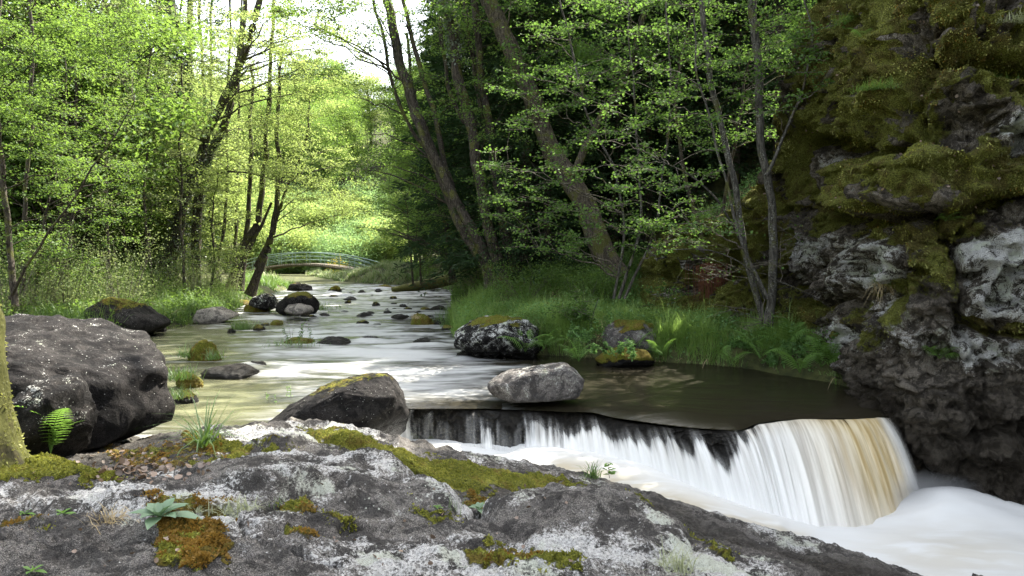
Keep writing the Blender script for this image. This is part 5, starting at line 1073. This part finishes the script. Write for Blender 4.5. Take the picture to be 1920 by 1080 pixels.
for i, (a, b, z, n, L, sp, lb) in enumerate([(350, 668, .12, 70, .3, .08, 'grass tuft on the left side of the dark cone rock'), (402, 672, .12, 70, .26, .08, 'grass tuft on the right side of the dark cone rock'), (338, 708, .15, 110, .25, .12, 'bright grass tuft on the yellow hummock rock'), (335, 742, .1, 90, .18, .1, 'short herbs tuft on the low mossy rock nearest the huge boulder'),
                                             (455, 622, .0, 260, .48, .16, 'tall dense grass tuft standing in the river left of centre'), (550, 645, .08, 240, .16, .3, 'low grass cap of the mid river islet'), (600, 582, .1, 220, .45, .35, 'grass clump right of the mid river boulders'), (545, 588, .1, 120, .3, .2, 'grass in front of the mossy mid river boulder'),
                                             (838, 610, .1, 100, .25, .12, 'bright green grass tuft on a rock by the right bank'), (1240, 668, .1, 240, .36, .14, 'grass tuft with straw coloured base at the pool edge, left one'), (1200, 650, .25, 200, .4, .2, 'tall grass tuft behind the low yellow mossy boulder'),
                                             (1330, 668, .15, 200, .36, .16, 'grass tuft with straw coloured base at the pool edge, right one'), (1375, 680, .06, 260, .26, .16, 'bright green herb cushion hanging into the dark pool'), (1050, 655, .1, 120, .4, .14, 'grass with long straw blades beside the brown mossy rock'), (865, 600, .25, 260, .45, .35, 'grass clump at the head of the right bank point'), (780, 596, .3, 60, .18, .1, 'dry grass cap on the round mossy rock')]):
    p = gp(a, b, z); tuft(p, n, L, .012 if L > .2 else .009, .8, sp, lb, 'grass' if 'dry' not in lb else 'grass_dry', dry=n//3 if 'straw' in lb else 0, seed=20+i)
p, nn = on_cliff(1640, 535); tuft(p-nn*.03, 150, .32, .008, 1.3, .06, 'grass tuft with hanging straw growing out of the lichen block of the cliff', dry=90, seed=50)
p, nn = on_cliff(1590, 700); tuft(p+nn*.05, 90, .2, .008, 1.2, .08, 'grass where the bank meets the cliff at the dark pool', dry=20, seed=51)
for k, (a, b) in enumerate([(1885, 55), (1850, 150), (1700, 170), (1655, 40)]):
    p, nn = on_cliff(a, b); tuft(p-nn*.03, 260, .16, .008, 1.2, .13, ['pale grey heather cushion at the top right of the cliff', 'dull heather cushion on the ledge below the pale one', 'olive heather cushion hanging over the mossy bulge', 'green grey heather cushion at the cliff top left'][k], 'grass_pale' if k < 1 else 'leaf_mid', 'heather_cushion', 'heather', seed=60+k)
# leaf rosettes
def rosette(loc, L, n, label, mat='rosette', seed=0):
    rng = np.random.default_rng(seed+700); r = empty('leaf_rosette', loc, label, 'plant')
    tt = np.linspace(0, 1, 8); w_ = np.array([.12, .3, .7, .95, 1, .8, .45, .03])
    for i in range(n):
        az = i*2.4+rng.normal()*.15; inner = i/n; l = L*(1-.45*inner)*rng.uniform(.85, 1.1); el = .15+.9*inner
        x = l*tt*math.cos(el); z = l*(tt*math.sin(el)-.28*tt**2); hw = w_*l*.2; V = []
        for s, dz in ((-1, .22), (-.5, .04), (0, -.03), (.5, .04), (1, .22)): V.append(np.stack([x, s*hw, z+abs(dz)*hw*1.2+.02*hw*np.sin(tt*25)], 1))
        V = np.stack(V, 1).reshape(-1, 3); F = gridf(8, 5); c, s_ = math.cos(az), math.sin(az); V = V@np.array([[c, s_, 0], [-s_, c, 0], [0, 0, 1]])
        mk('leaf', V, F, M[mat], r, True, {'tint': np.tile([1, .5, 0, .5, 1], 8)*.5+rng.random()*.4})
    return r
rosette(bedpt(300, 978)+[0, 0, .01], .17, 15, 'grey green leaf rosette growing in the crack of the bedrock', seed=1)
rosette(bedpt(898, 958), .11, 9, 'small dark leaf rosette in the hollow between the two humps', seed=2)
rosette(bedpt(45, 968), .055, 5, 'tiny seedling at the far left of the bedrock crack', 'fern', seed=3)
rosette(bedpt(118, 965), .07, 6, 'small green seedling left of the straw coloured tuft', 'fern', seed=4)
rosette(bedpt(820, 952), .04, 7, 'tiny light green sprig left of the small dark rosette', 'fern', seed=5)
rosette(bedpt(60, 1076), .06, 6, 'little green sprig at the bottom left corner', 'fern', seed=6)
def sprig(loc, h, nl, L, label, seed=0, stems=1, mat='fern', lean=.1):
    rng = np.random.default_rng(seed+900); r = empty('leafy_sprig', loc, label, 'plant')
    for s in range(stems):
        d = unit(np.array([rng.normal()*lean, rng.normal()*lean, 1])); hh_ = h*rng.uniform(.7, 1.1); b = rng.normal(size=3)*[.02*stems, .02*stems, 0]
        V, F = prisms([b], [b+d*hh_], .003, .0015, 5); mk('stem', V, F, M['twig'], r)
        z = rng.uniform(.2, 1, nl)[:, None]; V, F, k = leaves(b+d*hh_*z, L*(1.2-z[:, 0]*.5), up=np.array([0, 0, 1.]), tilt=.4, axis=rng.normal(size=(nl, 3))*np.array([1, 1, .2])+[0, 0, .5], tpl=LEAF6, wide=.5, rng=rng)
        mk('leaves', V, F, M[mat], r, True, {'tint': np.repeat(rng.random(nl), k)})
    return r
sprig(bedpt(1138, 898), .2, 16, .09, 'upright leafy sprig right of the green tuft on the bedrock edge', 1)
sprig(G(560, 646, .1), .55, 26, .07, 'bushy sprigs standing on the mid river islet', 2, 4, 'leaf_cool', .3)
sprig(G(548, 648, .1), .8, 8, .05, 'thin twiggy stems on the left part of the mid river islet', 3, 3, 'leaf_cool', .4)
sprig(P(513, 760, 8.7), .16, 14, .03, 'small sprig on the left slope of the dark wet boulder', 4, 2)
sprig(P(545, 748, 8.7), .22, 16, .03, 'taller sprig on the left slope of the dark wet boulder', 5, 2)
for k, (a, b, z) in enumerate([(1395, 655, .35), (1480, 668, .3), (1520, 655, .35), (1450, 690, .1), (1160, 668, .3), (1210, 615, .5), (1085, 640, .4)]):
    sprig(gp(a, b, z), .32, 60, .075, ['green herbs at the left end of the cliff foot bank', 'broad leaved herbs below the tallest fern', 'herbs between the ferns at the cliff foot', 'herbs hanging over the dark pool edge', 'herbs behind the low yellow mossy boulder', 'herbs right of the grey moss capped boulder', 'herbs by the sapling on the right bank'][k], 30+k, 9, 'herb_fresh', .6)
# sapling on the right bank
tree('sapling', 'small leafy sapling on the right bank between the ferns and the boulders', 'sapling', [st_([(1112, 660), (1106, 620), (1098, 590), (1075, 560)], 14.2, .022, .008), st_([(1106, 620), (1110, 585), (1120, 560)], 14.2, .014, .006)], [(1085, 570, 14.2, .55, .4, .3, 12), (1060, 590, 14, .4, .4, .25, 7)], leaf='leaf_cool', lsize=.05, per=75, R=.28, bark='bark_grey', tpl=LEAF6, seed=30, limbr=.006)
# bare twiggy branches at the cliff
tree('bare_branch', 'tangle of bare grey twigs hanging at the foot of the grey trunks', 'branch', [st_([(1432, 560), (1400, 500), (1330, 470), (1240, 468)], (12.4, 11.8), .018, .005), st_([(1440, 520), (1500, 545), (1560, 580)], 12.2, .012, .004)], [(1350, 500, 12, .8, .4, .4, 10), (1480, 470, 12.1, .5, .3, .4, 8), (1400, 600, 12.2, .4, .3, .3, 6)], leaf='leaf_cool', lsize=.045, per=12, R=.5, bark='bark_grey', tpl=LEAF6, seed=31, bare=.5, tw=.8, limbr=.008)
tree('bare_branch', 'fallen bare branch arching over the water edge at the right bank point', 'branch', [st_([(862, 598), (874, 582), (888, 572), (905, 572), (922, 578)], (20, 19.5), .03, .012), st_([(874, 582), (866, 570), (858, 562)], 20, .015, .006)], [], leaf='leaf_cool', lsize=.03, per=6, R=.35, bark='bark_grey', seed=32, bare=1., limbr=.01)
# mossy trunk at the left edge
pm = [(-240, 60, 4.5, .26), (-175, 380, 4.45, .26), (-120, 560, 4.4, .26), (-88, 700, 4.35, .27), (-78, 790, 4.3, .3), (-80, 850, 4.28, .37), (-85, 920, 4.25, .46), (-90, 1010, 4.2, .5)]
pp_ = np.array([P(a, b, d) for a, b, d, r in pm]); c = catmull(pp_, 14)[::-1]; r = np.interp(np.linspace(0, 1, len(c)), np.linspace(0, 1, len(pm)), [k[3] for k in pm])[::-1]
V, F = tube(c, r, 60, .16, 5); o = empty('mossy_tree', c[0], 'trunk foot wrapped in thick moss at the left edge of the photo', 'tree'); mk('trunk', V-c[0], F, M['bark_full_moss'], o)
g_ = V.reshape(len(c), 60, 3); g_ = np.concatenate([g_, g_[:, :1]], 1); cnt = 9000; pt, nn, idx = scatter(g_, np.ones(g_.shape[:2]), cnt); ctr = c[np.clip(idx//61, 0, len(c)-1)]; nn = unit(pt-ctr)
kp = fbm(pt*4, 3, seed=77) > -.15; pt = pt[kp]; nn = nn[kp]; cnt = len(pt)
V, F, k = leaves(pt-nn*.006-c[0], RND.uniform(.012, .03, cnt), up=RND.normal(size=(cnt, 3)), axis=nn*1.5+[0, 0, -.3], wide=.8)
mk('moss', V, F, M['moss_olive'], o, True, {'tint': np.repeat(np.clip(.4+.5*fbm(pt*6, 3, seed=2), 0, 1), k)})
# fallen mossy log at the far right of the river
pp_ = np.array([P(a, b, 37) for a, b in ((735, 545), (770, 539), (810, 531), (850, 522))]); c = catmull(pp_, 8); V, F = tube(c, np.linspace(.16, .28, len(c)), 14, .2, 3)
o = mk('fallen_log', V, F, M['bark_full_moss']); origin(o, c[0]); tag(o, 'mossy fallen log slanting to the water at the far right bank', 'log')
# hanging red brown roots on the lower cliff
r_ = None; p, nn = on_cliff(1322, 500); r_ = empty('hanging_roots', p+nn*.1, 'curtain of red brown roots hanging from the lower cliff', 'roots')
q = RND.normal(size=(150, 3))*np.array([.16, .1, .02]); L_ = RND.uniform(.4, .95, 150); V, F = prisms(q, q+np.stack([RND.normal(size=150)*.03, RND.normal(size=150)*.03, -L_], 1), .006, .003, 4)
mk('root', V, F, plain('root_bark', (.09, .035, .02), (.22, .09, .05), 9), r_)
# dead leaves in the hollow of the bedrock
n = 220; q = np.array([bedpt(a, b) for a, b in zip(np.r_[RND.normal(265, 45, n//2), RND.normal(290, 70, n//4), RND.uniform(0, 1100, n-n//2-n//4)], np.r_[RND.normal(880, 12, n//2), RND.normal(872, 16, n//4), RND.uniform(900, 1070, n-n//2-n//4)])])
q = q[q[:, 1] > 2.3]; V, F, k = leaves(q+[0, 0, .012], RND.uniform(.02, .055, len(q))*np.where(np.arange(len(q)) > n*.75, .5, 1), tilt=.7, tpl=LEAF6)
tag(mk('leaf_litter', V, F, M['litter'], None, True, {'tint': np.repeat(RND.random(len(q)), k)}), None, None, kind='stuff')
# bank grass: nobody could count it
def grass_area(name, n, L, wd, px0, px1, y0, y1, mat, zcond, lean=.7, clump=1.2):
    yy = RND.uniform(y0**.5, y1**.5, n*4)**2; xx = (RND.uniform(px0, px1, n*4)-960)/FPX*yy; z = th(xx, yy)
    dd = np.maximum(xl(yy)-xx, xx-xr(yy)); nz = fbm(np.stack([xx*clump, yy*clump, 0*xx], -1), 3, seed=401)
    ok = (dd > zcond)&(z > -.05)&(nz+RND.normal(size=len(xx))*.1 > -.03); i = np.nonzero(ok)[0][:n]
    V, F = blades(np.stack([xx, yy, z-.02], -1)[i], L*(.85+1.5*np.clip(nz[i], -.3, .6))*np.where(RND.random(len(i)) < .08, 1.6, 1), wd, lean); tag(mk(name, V, F, M[mat], None, True, {'tint': np.repeat(np.clip(.45+.7*nz[i]+RND.normal(size=len(i))*.18, 0, 1), 8)}), None, None, kind='stuff')
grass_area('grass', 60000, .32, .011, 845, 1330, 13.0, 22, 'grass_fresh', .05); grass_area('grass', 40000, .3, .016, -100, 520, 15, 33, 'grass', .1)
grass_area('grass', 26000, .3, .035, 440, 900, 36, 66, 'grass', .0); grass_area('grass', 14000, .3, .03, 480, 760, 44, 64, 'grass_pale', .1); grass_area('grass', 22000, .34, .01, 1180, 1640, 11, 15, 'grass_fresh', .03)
grass_area('dry_grass', 5000, .26, .009, 860, 1420, 12.4, 19, 'grass_dry', .02, 1.3, 2.5)
def herbs(name, n, px0, px1, y0, y1, mat, s):
    yy = RND.uniform(y0**.5, y1**.5, n*3)**2; xx = (RND.uniform(px0, px1, n*3)-960)/FPX*yy; z = th(xx, yy); dd = np.maximum(xl(yy)-xx, xx-xr(yy)); nz = fbm(np.stack([xx, yy, 0*xx], -1), 3, seed=405)
    i = np.nonzero((dd > .1)&(z > 0)&(nz > -.1))[0][:n]; q = np.stack([xx, yy, z+RND.random(len(z))**1.5*.35*(1+nz)], -1)[i]
    V, F, k = leaves(q, s*RND.uniform(.5, 1.3, len(i)), tilt=.6, tpl=LEAF6); tag(mk(name, V, F, M[mat], None, False, {'tint': np.repeat(np.clip(.4+.6*nz[i]+RND.normal(size=len(i))*.2, 0, 1), k)}), None, None, kind='stuff')
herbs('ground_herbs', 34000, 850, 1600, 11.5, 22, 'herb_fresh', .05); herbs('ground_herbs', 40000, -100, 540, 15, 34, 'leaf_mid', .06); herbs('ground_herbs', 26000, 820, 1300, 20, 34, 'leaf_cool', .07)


# spray hanging where the fall meets the pool
def mist(cpx, cpy, d, rx, ry, rz, dens):
    t = NT('spray_mist'); co = t.coord('Object'); L = t.n('ShaderNodeVectorMath', operation='LENGTH'); t.t.links.new(co, L.inputs[0])
    f = t.ramp(t.math('ADD', L.outputs['Value'], t.math('MULTIPLY', t.noise(co, 2.2, 3), .35)), 1.1, .35)
    v = t.n('ShaderNodeVolumePrincipled'); v.inputs['Color'].default_value = (.98, .98, .96, 1); t.inp(v.inputs['Density'], t.math('MULTIPLY', f, dens)); v.inputs['Anisotropy'].default_value = .2
    t.t.links.new(v.outputs[0], t.out.inputs['Volume']); t.m.cycles.volume_step_rate = .4
    V, F = ICO[3]; o = mk('mist', V, F, t.m); o.location = P(cpx, cpy, d); o.scale = (rx, ry, rz); tag(o, None, None, kind='stuff')
mist(1730, 940, 8.4, .95, .5, .42, 2.6)
mist(1480, 972, 8.05, 1.5, .28, .2, 4.)
